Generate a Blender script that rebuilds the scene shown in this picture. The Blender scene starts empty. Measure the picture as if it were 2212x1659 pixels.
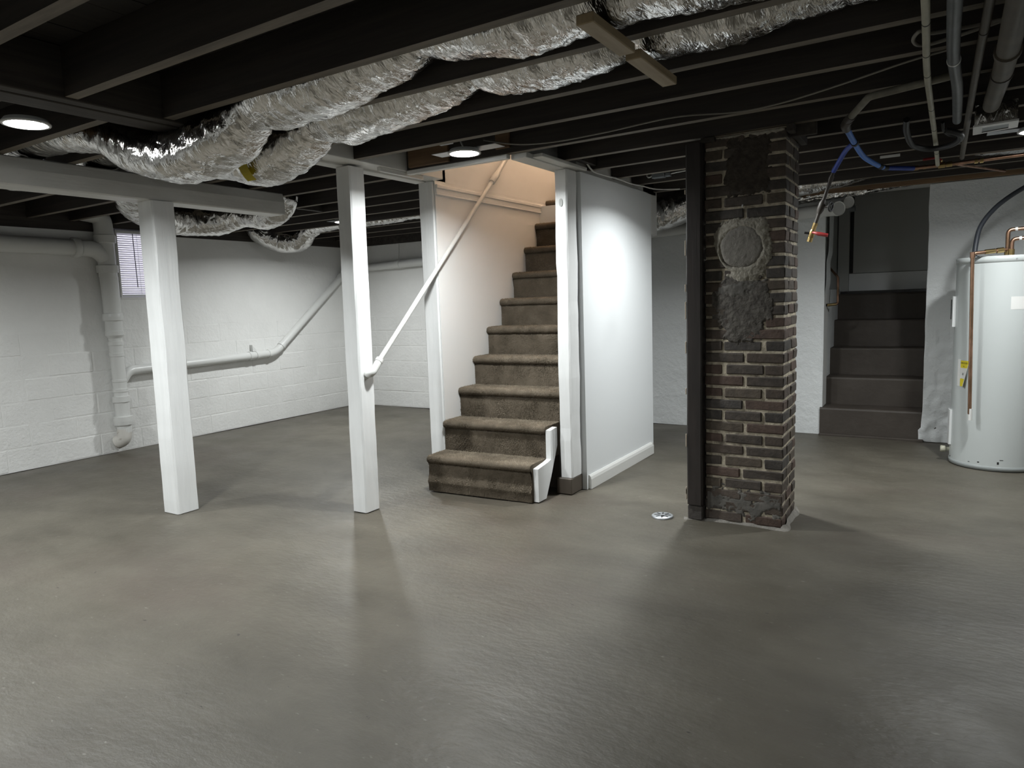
import bpy, bmesh, math, random
import numpy as np
from mathutils import Vector, Matrix, noise

random.seed(7)
rng = np.random.default_rng(7)
sc = bpy.context.scene
COL = sc.collection

# ------------------------------------------------------------------ camera, world, exposure
def make_camera():
    yaw, pitch, roll, fpx = 0.559095, 0.118477, 0.034827, 1491.22
    f = Vector((-math.sin(yaw) * math.cos(pitch), math.cos(yaw) * math.cos(pitch), -math.sin(pitch)))
    r = Vector((math.cos(yaw), math.sin(yaw), 0))
    d = f.cross(r)
    r2 = math.cos(roll) * r + math.sin(roll) * d
    d2 = -math.sin(roll) * r + math.cos(roll) * d
    m = Matrix((r2, -d2, -f)).transposed().to_4x4()
    m.translation = Vector((0, 0, 1.35))
    cam = bpy.data.cameras.new('camera')
    cam.sensor_width = 36.0
    cam.lens = fpx / 2212 * 36.0
    cam.clip_start = 0.02
    o = bpy.data.objects.new('camera', cam)
    o.matrix_world = m
    COL.objects.link(o)
    sc.camera = o
make_camera()

world = bpy.data.worlds.new('daylight')
sc.world = world
world.use_nodes = True
world.node_tree.nodes['Background'].inputs[0].default_value = (0.84, 0.84, 1.0, 1)
world.node_tree.nodes['Background'].inputs[1].default_value = 0.30

sc.view_settings.view_transform = 'Standard'
sc.view_settings.look = 'None'
sc.view_settings.gamma = 1.0
sc.view_settings.use_curve_mapping = False
sc.view_settings.exposure = 2.85
sc.cycles.max_bounces = 7
sc.cycles.diffuse_bounces = 4
sc.cycles.glossy_bounces = 3
sc.cycles.transmission_bounces = 4
sc.cycles.use_adaptive_sampling = True
sc.cycles.adaptive_threshold = 0.03
sc.cycles.caustics_reflective = False
sc.cycles.caustics_refractive = False
LAMP = 6.4             # watts of each downlight

# ------------------------------------------------------------------ mesh helpers
class MB:
    def __init__(s):
        s.v = []; s.f = []; s.smooth = []
    def add(s, vs, fs, smooth=False):
        o = len(s.v)
        s.v.extend([tuple(p) for p in vs])
        s.f.extend([tuple(i + o for i in f) for f in fs])
        s.smooth.extend([smooth] * len(fs))
        return s
    def box(s, x0, x1, y0, y1, z0, z1):
        vs = [(x0, y0, z0), (x1, y0, z0), (x1, y1, z0), (x0, y1, z0), (x0, y0, z1), (x1, y0, z1), (x1, y1, z1), (x0, y1, z1)]
        return s.add(vs, [(0, 3, 2, 1), (4, 5, 6, 7), (0, 1, 5, 4), (1, 2, 6, 5), (2, 3, 7, 6), (3, 0, 4, 7)])
    def cbox(s, x0, x1, y0, y1, z0, z1, c=0.004):
        bm = bmesh.new()
        bmesh.ops.create_cube(bm, size=1)
        for v in bm.verts:
            v.co = ((x0 + x1) / 2 + v.co.x * (x1 - x0), (y0 + y1) / 2 + v.co.y * (y1 - y0), (z0 + z1) / 2 + v.co.z * (z1 - z0))
        bmesh.ops.bevel(bm, geom=list(bm.edges), offset=c, segments=1, affect='EDGES')
        bm.verts.index_update()
        s.add([v.co[:] for v in bm.verts], [[v.index for v in f.verts] for f in bm.faces])
        bm.free()
        return s
    def prism(s, poly, axis, a, b):
        """extrude a 2d polygon (counter-clockwise list of pairs) along axis from a to b"""
        n = len(poly)
        def p(q, t):
            return {0: (t, q[0], q[1]), 1: (q[0], t, q[1]), 2: (q[0], q[1], t)}[axis]
        vs = [p(q, a) for q in poly] + [p(q, b) for q in poly]
        fs = [tuple(range(n))[::-1], tuple(range(n, 2 * n))] + [(i, (i + 1) % n, n + (i + 1) % n, n + i) for i in range(n)]
        return s.add(vs, fs)
    def tube(s, pts, r, n=16, caps=True, smooth=True):
        pts = [Vector(p) for p in pts]
        m = len(pts)
        rs = r if hasattr(r, '__len__') else [r] * m
        tang = []
        for i in range(m):
            t = pts[min(i + 1, m - 1)] - pts[max(i - 1, 0)]
            tang.append(t.normalized() if t.length > 1e-9 else (tang[-1] if tang else Vector((0, 0, 1))))
        u = tang[0].orthogonal().normalized()
        vs = []
        for i in range(m):
            u = (u - tang[i] * u.dot(tang[i]))
            u = u.normalized() if u.length > 1e-6 else tang[i].orthogonal().normalized()
            w = tang[i].cross(u)
            for k in range(n):
                a = 2 * math.pi * k / n
                vs.append(pts[i] + (u * math.cos(a) + w * math.sin(a)) * rs[i])
        fs = [(i * n + k, i * n + (k + 1) % n, (i + 1) * n + (k + 1) % n, (i + 1) * n + k) for i in range(m - 1) for k in range(n)]
        s.add(vs, fs, smooth)
        if caps:
            s.add(vs[:n], [tuple(range(n))[::-1]]); s.add(vs[-n:], [tuple(range(n))])
        return s
    def lathe(s, base, prof, axis=(0, 0, 1), n=24, smooth=True):
        """prof: list of (distance along axis, radius)"""
        ax = Vector(axis).normalized(); b = Vector(base)
        u = ax.orthogonal().normalized(); w = ax.cross(u)
        vs = []
        for t, r in prof:
            for k in range(n):
                a = 2 * math.pi * k / n
                vs.append(b + ax * t + (u * math.cos(a) + w * math.sin(a)) * r)
        m = len(prof)
        fs = [(i * n + k, i * n + (k + 1) % n, (i + 1) * n + (k + 1) % n, (i + 1) * n + k) for i in range(m - 1) for k in range(n)]
        s.add(vs, fs, smooth)
        s.add(vs[:n], [tuple(range(n))[::-1]]); s.add(vs[-n:], [tuple(range(n))])
        return s
    def mesh(s, name):
        me = bpy.data.meshes.new(name)
        me.from_pydata(s.v, [], s.f)
        me.polygons.foreach_set('use_smooth', s.smooth)
        me.update()
        return me
    def build(s, name, mat, parent=None):
        return link(name, s.mesh(name), mat, parent)

def link(name, me, mat, parent=None):
    if mat is not None and len(me.materials) == 0:
        me.materials.append(mat)
    o = bpy.data.objects.new(name, me)
    COL.objects.link(o)
    if parent is not None:
        set_parent(o, parent)
    return o

def set_parent(o, p):
    o.parent = p
    m = Matrix.Translation(p.location)
    q = p.parent
    while q is not None:
        q = q.parent
    o.matrix_parent_inverse = m.inverted() if p.parent is None else Matrix.Identity(4) if p.location.length == 0 else Matrix.Translation(-p.location)

def tag(o, label=None, cat=None, group=None, kind=None):
    if label: o['label'] = label
    if cat: o['category'] = cat
    if group: o['group'] = group
    if kind: o['kind'] = kind
    return o

def thing(name, loc, label, cat, group=None):
    o = bpy.data.objects.new(name, None)
    o.empty_display_size = 0.1
    o.location = loc
    COL.objects.link(o)
    return tag(o, label, cat, group)

def struct(o, label=None):
    o['kind'] = 'structure'
    if label: o['label'] = label
    return o

def fillet(pts, r=0.05, k=6):
    pts = [Vector(p) for p in pts]
    out = [pts[0]]
    for i in range(1, len(pts) - 1):
        a, b, c = pts[i - 1], pts[i], pts[i + 1]
        d1 = (a - b); d2 = (c - b)
        rr = min(r, d1.length * 0.49, d2.length * 0.49)
        p = b + d1.normalized() * rr; q = b + d2.normalized() * rr
        for j in range(k + 1):
            t = j / k
            out.append(p * (1 - t) ** 2 + b * 2 * t * (1 - t) + q * t * t)
    out.append(pts[-1])
    return out

def catmull(pts, step):
    P = [Vector(p) for p in pts]
    P = [P[0] * 2 - P[1]] + P + [P[-1] * 2 - P[-2]]
    out = []
    for i in range(1, len(P) - 2):
        a, b, c, d = P[i - 1:i + 3]
        n = max(1, int((c - b).length / step))
        for j in range(n):
            t = j / n
            out.append(0.5 * ((2 * b) + (c - a) * t + (2 * a - 5 * b + 4 * c - d) * t * t + (3 * b - a - 3 * c + d) * t ** 3))
    out.append(P[-2])
    return out

# ------------------------------------------------------------------ materials
def material(name, col, rough=0.6, metal=0.0, col2=None, cscale=(4, 4, 4), cdetail=4, clo=0.35, chi=0.65, bumps=(), spec=0.5,
             rough2=None, col3=None, c3scale=(1, 1, 1), c3lo=0.55, c3hi=0.7, sheen=0.0, emit=None, coord='pos'):
    m = bpy.data.materials.new(name)
    m.use_nodes = True
    nt = m.node_tree; N = nt.nodes; L = nt.links
    b = N['Principled BSDF']
    b.inputs['Roughness'].default_value = rough
    b.inputs['Metallic'].default_value = metal
    b.inputs['Specular IOR Level'].default_value = spec
    b.inputs['Base Color'].default_value = (*col, 1)
    if sheen: b.inputs['Sheen Weight'].default_value = sheen
    if emit:
        b.inputs['Emission Color'].default_value = (*emit[0], 1)
        b.inputs['Emission Strength'].default_value = emit[1]
    if coord == 'pos':
        src = N.new('ShaderNodeNewGeometry').outputs['Position']
    else:
        src = N.new('ShaderNodeTexCoord').outputs['Object']
    def tex(scale, detail=4, rgh=0.6):
        mp = N.new('ShaderNodeMapping'); mp.inputs['Scale'].default_value = scale
        L.new(src, mp.inputs['Vector'])
        t = N.new('ShaderNodeTexNoise'); t.inputs['Scale'].default_value = 1.0
        t.inputs['Detail'].default_value = detail; t.inputs['Roughness'].default_value = rgh
        L.new(mp.outputs[0], t.inputs['Vector'])
        return t.outputs['Fac']
    def ramp(sock, lo, hi, a, c):
        r = N.new('ShaderNodeValToRGB')
        r.color_ramp.elements[0].position = lo; r.color_ramp.elements[1].position = hi
        r.color_ramp.elements[0].color = (*a, 1); r.color_ramp.elements[1].color = (*c, 1)
        L.new(sock, r.inputs[0])
        return r.outputs[0]
    if col2:
        c = ramp(tex(cscale, cdetail), clo, chi, col, col2)
        if col3:
            mx = N.new('ShaderNodeMixRGB')
            L.new(ramp(tex(c3scale, 5), c3lo, c3hi, (0, 0, 0), (1, 1, 1)), mx.inputs[0])
            L.new(c, mx.inputs[1]); mx.inputs[2].default_value = (*col3, 1)
            c = mx.outputs[0]
        L.new(c, b.inputs['Base Color'])
    if rough2 is not None:
        r = ramp(tex((2.3, 2.3, 2.3), 6), 0.3, 0.7, (rough,) * 3, (rough2,) * 3)
        L.new(r, b.inputs['Roughness'])
    prev = None
    for sca, strength, dist, det in bumps:
        bp = N.new('ShaderNodeBump')
        bp.inputs['Strength'].default_value = strength; bp.inputs['Distance'].default_value = dist
        L.new(tex(sca, det), bp.inputs['Height'])
        if prev: L.new(prev, bp.inputs['Normal'])
        prev = bp.outputs[0]
    if prev: L.new(prev, b.inputs['Normal'])
    return m

WHITE = (0.80, 0.80, 0.785)
M = {}
def floor_material():
    m = material('painted_concrete', (0.072, 0.064, 0.049), 0.42, col2=(0.112, 0.101, 0.079), cscale=(1.6, 2.6, 1), cdetail=8, clo=0.33, chi=0.67,
                 col3=(0.082, 0.067, 0.054), c3scale=(0.7, 0.9, 1), c3lo=0.52, c3hi=0.75, rough2=0.58,
                 bumps=(((16, 30, 14), 0.5, 0.008, 6), ((1.6, 2.4, 1), 0.4, 0.02, 2)), spec=0.45)
    nt = m.node_tree; N = nt.nodes; L = nt.links; b = N['Principled BSDF']
    src = next(n for n in N if n.type == 'NEW_GEOMETRY').outputs['Position']
    base = b.inputs['Base Color'].links[0].from_socket
    def speck(scale, lo, hi, col, prev):
        mp = N.new('ShaderNodeMapping'); mp.inputs['Scale'].default_value = scale; L.new(src, mp.inputs['Vector'])
        t = N.new('ShaderNodeTexNoise'); t.inputs['Scale'].default_value = 1; t.inputs['Detail'].default_value = 3; L.new(mp.outputs[0], t.inputs['Vector'])
        r = N.new('ShaderNodeMapRange'); r.inputs['From Min'].default_value = lo; r.inputs['From Max'].default_value = hi; L.new(t.outputs['Fac'], r.inputs['Value'])
        x = N.new('ShaderNodeMixRGB'); L.new(r.outputs[0], x.inputs[0]); L.new(prev, x.inputs[1]); x.inputs[2].default_value = (*col, 1)
        return x.outputs[0]
    c = speck((24, 56, 1), 0.68, 0.77, (0.19, 0.18, 0.155), base)     # pale scuffs
    c = speck((18, 34, 1), 0.735, 0.77, (0.028, 0.025, 0.021), c)       # dark nicks
    L.new(c, b.inputs['Base Color'])
    return m
M['floor'] = floor_material()
M['block'] = material('white_painted_block', WHITE, 0.55, col2=(0.75, 0.75, 0.735), cscale=(2, 2, 2), bumps=(((40, 40, 40), 0.7, 0.006, 4), ((9, 9, 9), 0.5, 0.014, 4)))
M['plaster'] = material('white_painted_plaster', WHITE, 0.5, col2=(0.76, 0.76, 0.745), cscale=(2, 2, 2), bumps=(((24, 24, 24), 0.55, 0.007, 5), ((5, 5, 5), 0.5, 0.02, 4)))
M['roughplaster'] = material('rough_white_masonry', (0.76, 0.78, 0.785), 0.55, bumps=(((30, 30, 30), 0.7, 0.008, 6), ((7, 7, 7), 0.6, 0.03, 5)))
M['drywall'] = material('white_drywall', (0.79, 0.815, 0.83), 0.42, bumps=(((160, 160, 160), 0.06, 0.001, 2),))
M['stairwall'] = material('stair_wall_paint', (0.80, 0.795, 0.785), 0.45, bumps=(((30, 30, 30), 0.08, 0.002, 3),))
M['whitewood'] = material('white_painted_timber', (0.80, 0.81, 0.81), 0.36, col2=(0.75, 0.76, 0.76), cscale=(20, 20, 2), bumps=(((70, 70, 3), 0.35, 0.004, 4), ((9, 9, 4), 0.3, 0.008, 3)))
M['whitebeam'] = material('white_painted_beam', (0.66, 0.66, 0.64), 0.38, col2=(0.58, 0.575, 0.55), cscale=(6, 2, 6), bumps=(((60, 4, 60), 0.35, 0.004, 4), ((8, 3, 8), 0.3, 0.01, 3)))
M['trim'] = material('white_trim_paint', (0.70, 0.70, 0.68), 0.42, bumps=(((40, 10, 40), 0.3, 0.004, 4),))
M['joist'] = material('dark_stained_joist', (0.020, 0.016, 0.014), 0.62, col2=(0.040, 0.032, 0.026), cscale=(1.5, 30, 30), bumps=(((4, 60, 60), 0.3, 0.003, 4),))
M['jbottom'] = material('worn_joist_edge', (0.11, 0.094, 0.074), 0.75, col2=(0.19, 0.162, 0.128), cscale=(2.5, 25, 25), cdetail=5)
M['girder'] = material('dark_girder_timber', (0.026, 0.021, 0.018), 0.8, col2=(0.050, 0.042, 0.035), cscale=(30, 1.5, 30), bumps=(((60, 4, 60), 0.4, 0.004, 4),))
M['board'] = material('dark_subfloor_board', (0.012, 0.010, 0.009), 0.8, col2=(0.022, 0.018, 0.015), cscale=(20, 2, 20))
M['rawwood'] = material('pale_raw_wood', (0.36, 0.28, 0.17), 0.6, col2=(0.28, 0.21, 0.12), cscale=(30, 3, 30))
M['tanwood'] = material('tan_plywood', (0.20, 0.12, 0.06), 0.65, col2=(0.13, 0.075, 0.038), cscale=(3, 30, 30))
M['timber'] = material('near_black_post_timber', (0.016, 0.013, 0.012), 0.42, col2=(0.030, 0.024, 0.022), cscale=(15, 15, 2), bumps=(((60, 60, 3), 0.4, 0.003, 4),))
M['chip'] = material('bare_chipped_edge', (0.42, 0.36, 0.29), 0.8)
def foil_material():
    m = bpy.data.materials.new('crinkled_foil'); m.use_nodes = True
    nt = m.node_tree; N = nt.nodes; L = nt.links; b = N['Principled BSDF']
    b.inputs['Base Color'].default_value = (0.66, 0.65, 0.635, 1); b.inputs['Metallic'].default_value = 1.0; b.inputs['Roughness'].default_value = 0.17
    src = N.new('ShaderNodeNewGeometry').outputs['Position']
    prev = None
    for sca, st, dist, ridged in (((7, 5, 5), 0.8, 0.03, True), ((38, 13, 13), 0.75, 0.010, True), ((120, 26, 26), 0.5, 0.004, False)):
        mp = N.new('ShaderNodeMapping'); mp.inputs['Scale'].default_value = sca; mp.inputs['Rotation'].default_value = (0.1, 0.25, 0.2); L.new(src, mp.inputs['Vector'])
        t = N.new('ShaderNodeTexNoise'); t.inputs['Scale'].default_value = 1; t.inputs['Detail'].default_value = 2; t.inputs['Distortion'].default_value = 0.8
        L.new(mp.outputs[0], t.inputs['Vector'])
        h = t.outputs['Fac']
        if ridged:
            a = N.new('ShaderNodeMath'); a.operation = 'SUBTRACT'; L.new(h, a.inputs[0]); a.inputs[1].default_value = 0.5
            c = N.new('ShaderNodeMath'); c.operation = 'ABSOLUTE'; L.new(a.outputs[0], c.inputs[0]); h = c.outputs[0]
        bp = N.new('ShaderNodeBump'); bp.inputs['Strength'].default_value = st; bp.inputs['Distance'].default_value = dist; L.new(h, bp.inputs['Height'])
        if prev: L.new(prev, bp.inputs['Normal'])
        prev = bp.outputs[0]
    L.new(prev, b.inputs['Normal'])
    return m
M['foil'] = foil_material()
M['carpet'] = material('brown_carpet', (0.085, 0.07, 0.052), 0.95, col2=(0.14, 0.116, 0.088), cscale=(9, 9, 9), clo=0.3, chi=0.7, spec=0.05)
M['pile'] = material('carpet_tufts', (0.105, 0.087, 0.064), 0.95, col2=(0.20, 0.168, 0.128), cscale=(9, 9, 9), cdetail=6, clo=0.36, chi=0.62, spec=0.03,
                     col3=(0.31, 0.265, 0.205), c3scale=(220, 220, 220), c3lo=0.52, c3hi=0.68)
M['mortar'] = material('tan_mortar', (0.56, 0.50, 0.39), 0.95, col2=(0.33, 0.29, 0.225), cscale=(18, 18, 18), clo=0.4, chi=0.6, col3=(0.07, 0.058, 0.046), c3scale=(6, 6, 4), c3lo=0.54, c3hi=0.68, bumps=(((70, 70, 70), 0.8, 0.006, 5),))
BR = [material('brick_soot_%d' % i, c, 0.75, col2=c2, cscale=(25, 25, 25), bumps=(((60, 60, 60), 0.6, 0.005, 4),))
      for i, (c, c2) in enumerate([((0.050, 0.041, 0.035), (0.085, 0.069, 0.057)), ((0.062, 0.048, 0.039), (0.098, 0.075, 0.060)),
                                   ((0.076, 0.050, 0.040), (0.110, 0.074, 0.058)), ((0.044, 0.039, 0.036), (0.075, 0.065, 0.057)),
                                   ((0.074, 0.059, 0.045), (0.110, 0.087, 0.066))])]
M['cement'] = material('grey_cement_plug', (0.245, 0.23, 0.205), 0.8, col2=(0.19, 0.178, 0.158), cscale=(18, 18, 18), bumps=(((34, 34, 34), 0.9, 0.009, 5),))
M['skim'] = material('grey_brick_skim', (0.10, 0.095, 0.086), 0.85, col2=(0.16, 0.15, 0.135), cscale=(16, 16, 16), bumps=(((40, 40, 40), 0.5, 0.005, 4),))
M['ring'] = material('pale_mortar_smear', (0.42, 0.395, 0.34), 0.95, col2=(0.28, 0.26, 0.215), cscale=(40, 40, 40), bumps=(((70, 70, 70), 0.8, 0.008, 5),))
M['smear'] = material('dark_cement_smear', (0.065, 0.058, 0.052), 0.9, col2=(0.15, 0.138, 0.122), cscale=(22, 22, 22), bumps=(((50, 50, 50), 0.9, 0.01, 6),))
M['soot'] = material('soot_black_parge', (0.04, 0.033, 0.027), 0.95, col2=(0.07, 0.058, 0.047), cscale=(30, 30, 30), bumps=(((80, 80, 80), 0.9, 0.008, 6),))
M['step'] = material('brown_concrete_step', (0.042, 0.033, 0.026), 0.6, col2=(0.060, 0.049, 0.040), cscale=(3, 3, 3), bumps=(((16, 16, 16), 0.4, 0.008, 5),))
M['greypaint'] = material('grey_painted_panel', (0.48, 0.49, 0.48), 0.6, bumps=(((60, 60, 60), 0.1, 0.002, 3),))
M['whitepipe'] = material('white_painted_pipe', (0.66, 0.665, 0.65), 0.33, bumps=(((40, 40, 40), 0.12, 0.002, 3),))
M['rust'] = material('rusted_pipe_tip', (0.62, 0.60, 0.56), 0.6, col2=(0.13, 0.07, 0.035), cscale=(14, 14, 14), clo=0.6, chi=0.75)
M['heater'] = material('grey_enamel', (0.53, 0.56, 0.555), 0.34, bumps=(((6, 6, 6), 0.03, 0.004, 2),))
M['heaterdark'] = material('grey_enamel_rim', (0.30, 0.32, 0.32), 0.4)
M['copper'] = material('dull_copper', (0.52, 0.31, 0.22), 0.36, metal=1.0, col2=(0.30, 0.19, 0.12), cscale=(20, 20, 8))
M['brass'] = material('brass', (0.50, 0.37, 0.17), 0.3, metal=1.0)
M['galv'] = material('dark_galvanised_iron', (0.05, 0.043, 0.037), 0.5)
M['cream'] = material('cream_aged_pipe', (0.46, 0.45, 0.36), 0.5, col2=(0.34, 0.33, 0.26), cscale=(20, 6, 20))
M['agedpipe'] = material('aged_grey_pipe', (0.24, 0.23, 0.19), 0.55, col2=(0.15, 0.14, 0.115), cscale=(12, 12, 12))
M['greypipe'] = material('grey_dark_pipe', (0.10, 0.11, 0.115), 0.42, col2=(0.06, 0.065, 0.07), cscale=(8, 8, 8))
M['brownpipe'] = material('brown_iron_pipe', (0.10, 0.085, 0.062), 0.55, col2=(0.065, 0.055, 0.042), cscale=(8, 8, 8))
M['blue'] = material('bright_blue_tubing', (0.09, 0.24, 0.72), 0.4)
M['navy'] = material('dark_blue_tubing', (0.025, 0.055, 0.30), 0.42)
M['rubber'] = material('black_rubber', (0.012, 0.012, 0.013), 0.5)
M['conduit'] = material('dark_grey_conduit', (0.035, 0.04, 0.05), 0.5, bumps=(((60, 60, 240), 0.2, 0.002, 2),))
M['red'] = material('red_lever_coating', (0.25, 0.022, 0.022), 0.4)
M['yellow'] = material('yellow_print', (0.75, 0.62, 0.03), 0.55)
M['paper'] = material('white_paper', (0.72, 0.72, 0.70), 0.55)
M['ink'] = material('black_ink', (0.015, 0.015, 0.015), 0.6)
M['steel'] = material('galvanised_steel', (0.50, 0.52, 0.54), 0.42, metal=0.8, bumps=(((40, 40, 40), 0.2, 0.002, 3),))
M['hole'] = material('dark_slot', (0.006, 0.006, 0.006), 0.9)
M['slat'] = material('white_vinyl_slat', (0.78, 0.77, 0.78), 0.45)
M['slat'].node_tree.nodes['Principled BSDF'].inputs['Transmission Weight'].default_value = 0.0
M['wire'] = material('grey_cable', (0.20, 0.185, 0.16), 0.5)
M['whitecable'] = material('white_cable', (0.62, 0.62, 0.60), 0.5)
M['plastic'] = material('white_plastic', (0.68, 0.69, 0.69), 0.4)
M['greybox'] = material('grey_metal_box', (0.20, 0.215, 0.225), 0.45, metal=0.3)
M['kick'] = material('brown_floor_paint_block', (0.085, 0.070, 0.056), 0.45)
M['lens'] = material('lit_lamp_lens', (0.9, 0.9, 0.9), 0.5, emit=((0.98, 1.0, 0.985), 7.0))
M['warm'] = material('warm_lit_globe', (0.9, 0.8, 0.7), 0.5, emit=((1.0, 0.68, 0.44), 22.0))
def glass():
    m = bpy.data.materials.new('window_glass'); m.use_nodes = True
    nt = m.node_tree; N = nt.nodes; L = nt.links
    t = N.new('ShaderNodeBsdfTransparent'); g_ = N.new('ShaderNodeBsdfGlossy'); g_.inputs['Roughness'].default_value = 0.05
    x = N.new('ShaderNodeMixShader'); x.inputs[0].default_value = 0.06
    L.new(t.outputs[0], x.inputs[1]); L.new(g_.outputs[0], x.inputs[2]); L.new(x.outputs[0], N['Material Output'].inputs[0])
    N.remove(N['Principled BSDF'])
    return m
M['glass'] = glass()

# slats let some daylight through, as thin vinyl does
def translucent_slat():
    m = bpy.data.materials.new('thin_white_slat'); m.use_nodes = True
    nt = m.node_tree
    b = nt.nodes['Principled BSDF']; out = nt.nodes['Material Output']
    b.inputs['Base Color'].default_value = (0.76, 0.75, 0.77, 1); b.inputs['Roughness'].default_value = 0.4
    t = nt.nodes.new('ShaderNodeBsdfTranslucent'); t.inputs[0].default_value = (0.80, 0.77, 0.80, 1)
    x = nt.nodes.new('ShaderNodeMixShader'); x.inputs[0].default_value = 0.35
    nt.links.new(b.outputs[0], x.inputs[1]); nt.links.new(t.outputs[0], x.inputs[2]); nt.links.new(x.outputs[0], out.inputs[0])
    return m
M['slat'] = translucent_slat()

# ------------------------------------------------------------------ room dimensions
XL, XR, YB, YF = -6.95, 2.2, 7.02, -3.2
ZJ = 2.24          # underside of the joists
ZS = 2.44          # underside of the subfloor

# ------------------------------------------------------------------ floor
def grid_floor():
    nx, ny = 120, 120
    xs = np.linspace(XL - 0.2, XR + 0.2, nx); ys = np.linspace(YF - 0.2, YB + 0.25, ny)
    vs = []
    for y in ys:
        for x in xs:
            z = 0.006 * noise.noise((x * 0.9, y * 0.9, 0.3)) + 0.003 * noise.noise((x * 2.7, y * 2.7, 1.3)) - 0.004
            vs.append((x, y, z))
    fs = [(j * nx + i, j * nx + i + 1, (j + 1) * nx + i + 1, (j + 1) * nx + i) for j in range(ny - 1) for i in range(nx - 1)]
    mb = MB(); mb.add(vs, fs, True)
    mb.box(XL - 0.2, XR + 0.2, YF - 0.2, YB + 0.2, -0.2, -0.02)
    return struct(mb.build('floor', M['floor']), 'brown-grey painted concrete floor')
FLOOR = grid_floor()

# ------------------------------------------------------------------ walls
WIN = (3.845, 4.435, 1.525, 2.19)   # y0 y1 z0 z1 of the window opening
ZT = 2.155                         # top of the masonry
mb = MB()
y0, y1, z0, z1 = WIN
for a in ((YF, y0, 0, ZT), (y1, YB + 0.2, 0, ZT), (y0, y1, 0, z0)):
    mb.box(XL - 0.25, XL - 0.012, a[0], a[1], a[2], a[3])
WL = struct(mb.build('wall_left', M['plaster']), 'white painted block wall with a small window')

def coat(x, ya, yb, za, zb, parent, name='plaster_coat', normal=1, step=0.06, axis=0, seed=0.0, amp=0.004, mat='plaster', thick=0.012):
    """a hand-trowelled coat: uneven front sheet with real thickness"""
    nu = max(2, int((yb - ya) / step)); nv = max(2, int((zb - za) / step))
    vs = []
    for j in range(nv + 1):
        for i in range(nu + 1):
            u = ya + (yb - ya) * i / nu; w = za + (zb - za) * j / nv
            d = amp * noise.noise((u * 2.1, w * 2.1, seed)) + amp * 0.5 * noise.noise((u * 8, w * 8, seed + 3))
            vs.append((x + normal * d, u, w) if axis == 0 else (u, x + normal * d, w))
    W = nu + 1
    fs = []
    for j in range(nv):
        for i in range(nu):
            q = (j * W + i, j * W + i + 1, (j + 1) * W + i + 1, (j + 1) * W + i)
            flip = (axis == 0 and normal < 0) or (axis == 1 and normal > 0)
            fs.append(q[::-1] if flip else q)
    m2 = MB(); m2.add(vs, fs, True)
    back = x - normal * thick
    if axis == 0: m2.box(min(back, x - normal * 0.0045), max(back, x - normal * 0.0045), ya, yb, za, zb)
    else: m2.box(ya, yb, min(back, x - normal * 0.0045), max(back, x - normal * 0.0045), za, zb)
    return m2.build(name, M[mat], parent)

ZB = 1.225
for a in ((YF, y0, ZB, ZT), (y1, YB, ZB, ZT), (y0, y1, ZB, z0)):
    coat(XL + 0.002, *a, WL, seed=1.0)

BL, BH = 0.40, 0.2035
def block_variants(axis):
    out = []
    for v in range(4):
        bm = bmesh.new(); bmesh.ops.create_cube(bm, size=1)
        s = (0.05, BL - 0.008, BH - 0.008) if axis == 0 else (BL - 0.008, 0.05, BH - 0.008)
        for q in bm.verts: q.co = (q.co.x * s[0], q.co.y * s[1], q.co.z * s[2])
        bmesh.ops.bevel(bm, geom=list(bm.edges), offset=0.005, segments=1, affect='EDGES')
        for q in bm.verts:
            q.co += Vector((random.uniform(-1, 1), random.uniform(-1, 1), random.uniform(-1, 1))) * 0.0018
        me = bpy.data.meshes.new('concrete_block'); bm.to_mesh(me); bm.free(); me.materials.append(M['block'])
        out.append(me)
    return out
def blocks(wall, axis, face, a, b, ncourse, sign=1):
    var = block_variants(axis)
    for c in range(ncourse):
        u = a + (0 if c % 2 else -BL / 2)
        while u < b:
            lo, hi = max(u, a), min(u + BL, b)
            if hi - lo > 0.05:
                o = bpy.data.objects.new('concrete_block', random.choice(var))
                d = face - sign * 0.025 + random.uniform(-0.0012, 0.0012)
                cz = c * BH + BH / 2 + 0.002
                o.location = (d, (lo + hi) / 2, cz) if axis == 0 else ((lo + hi) / 2, d, cz)
                k = (hi - lo - 0.002) / BL
                o.scale = (1, k, 1) if axis == 0 else (k, 1, 1)
                COL.objects.link(o); o.parent = wall
            u += BL
blocks(WL, 0, XL + 0.004, 1.3, YB - 0.01, 6)
mb = MB(); mb.box(XL - 0.012, XL + 0.001, YF, 1.3, 0, ZB); mb.box(XL - 0.012, XL + 0.0022, 1.3, YB, 0, ZB)
mb.build('mortar_bed', M['plaster'], WL)

# back wall, with the hatchway opening
DX0, DX1 = -0.94, -0.125
mb = MB()
mb.box(XL - 0.25, DX0, YB + 0.012, YB + 0.25, 0, ZT + 0.09)
mb.box(DX1, XR + 0.2, YB + 0.0, YB + 0.22, 0, ZT + 0.07)
WB = struct(mb.build('wall_back', M['plaster']), 'white painted back wall with a hatchway opening')
coat(YB - 0.002, XL, -3.3, ZB, ZT, WB, axis=1, normal=-1, seed=5.0)
blocks(WB, 1, YB - 0.004, XL + 0.01, -3.3, 6, sign=-1)
mb = MB(); mb.box(XL, -3.3, YB - 0.0022, YB + 0.014, 0, ZB); mb.build('mortar_bed', M['plaster'], WB)
coat(YB - 0.002, -3.3, DX0, 0.0, ZT + 0.08, WB, axis=1, normal=-1, seed=9.0, step=0.035, amp=0.005, mat='roughplaster')

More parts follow.
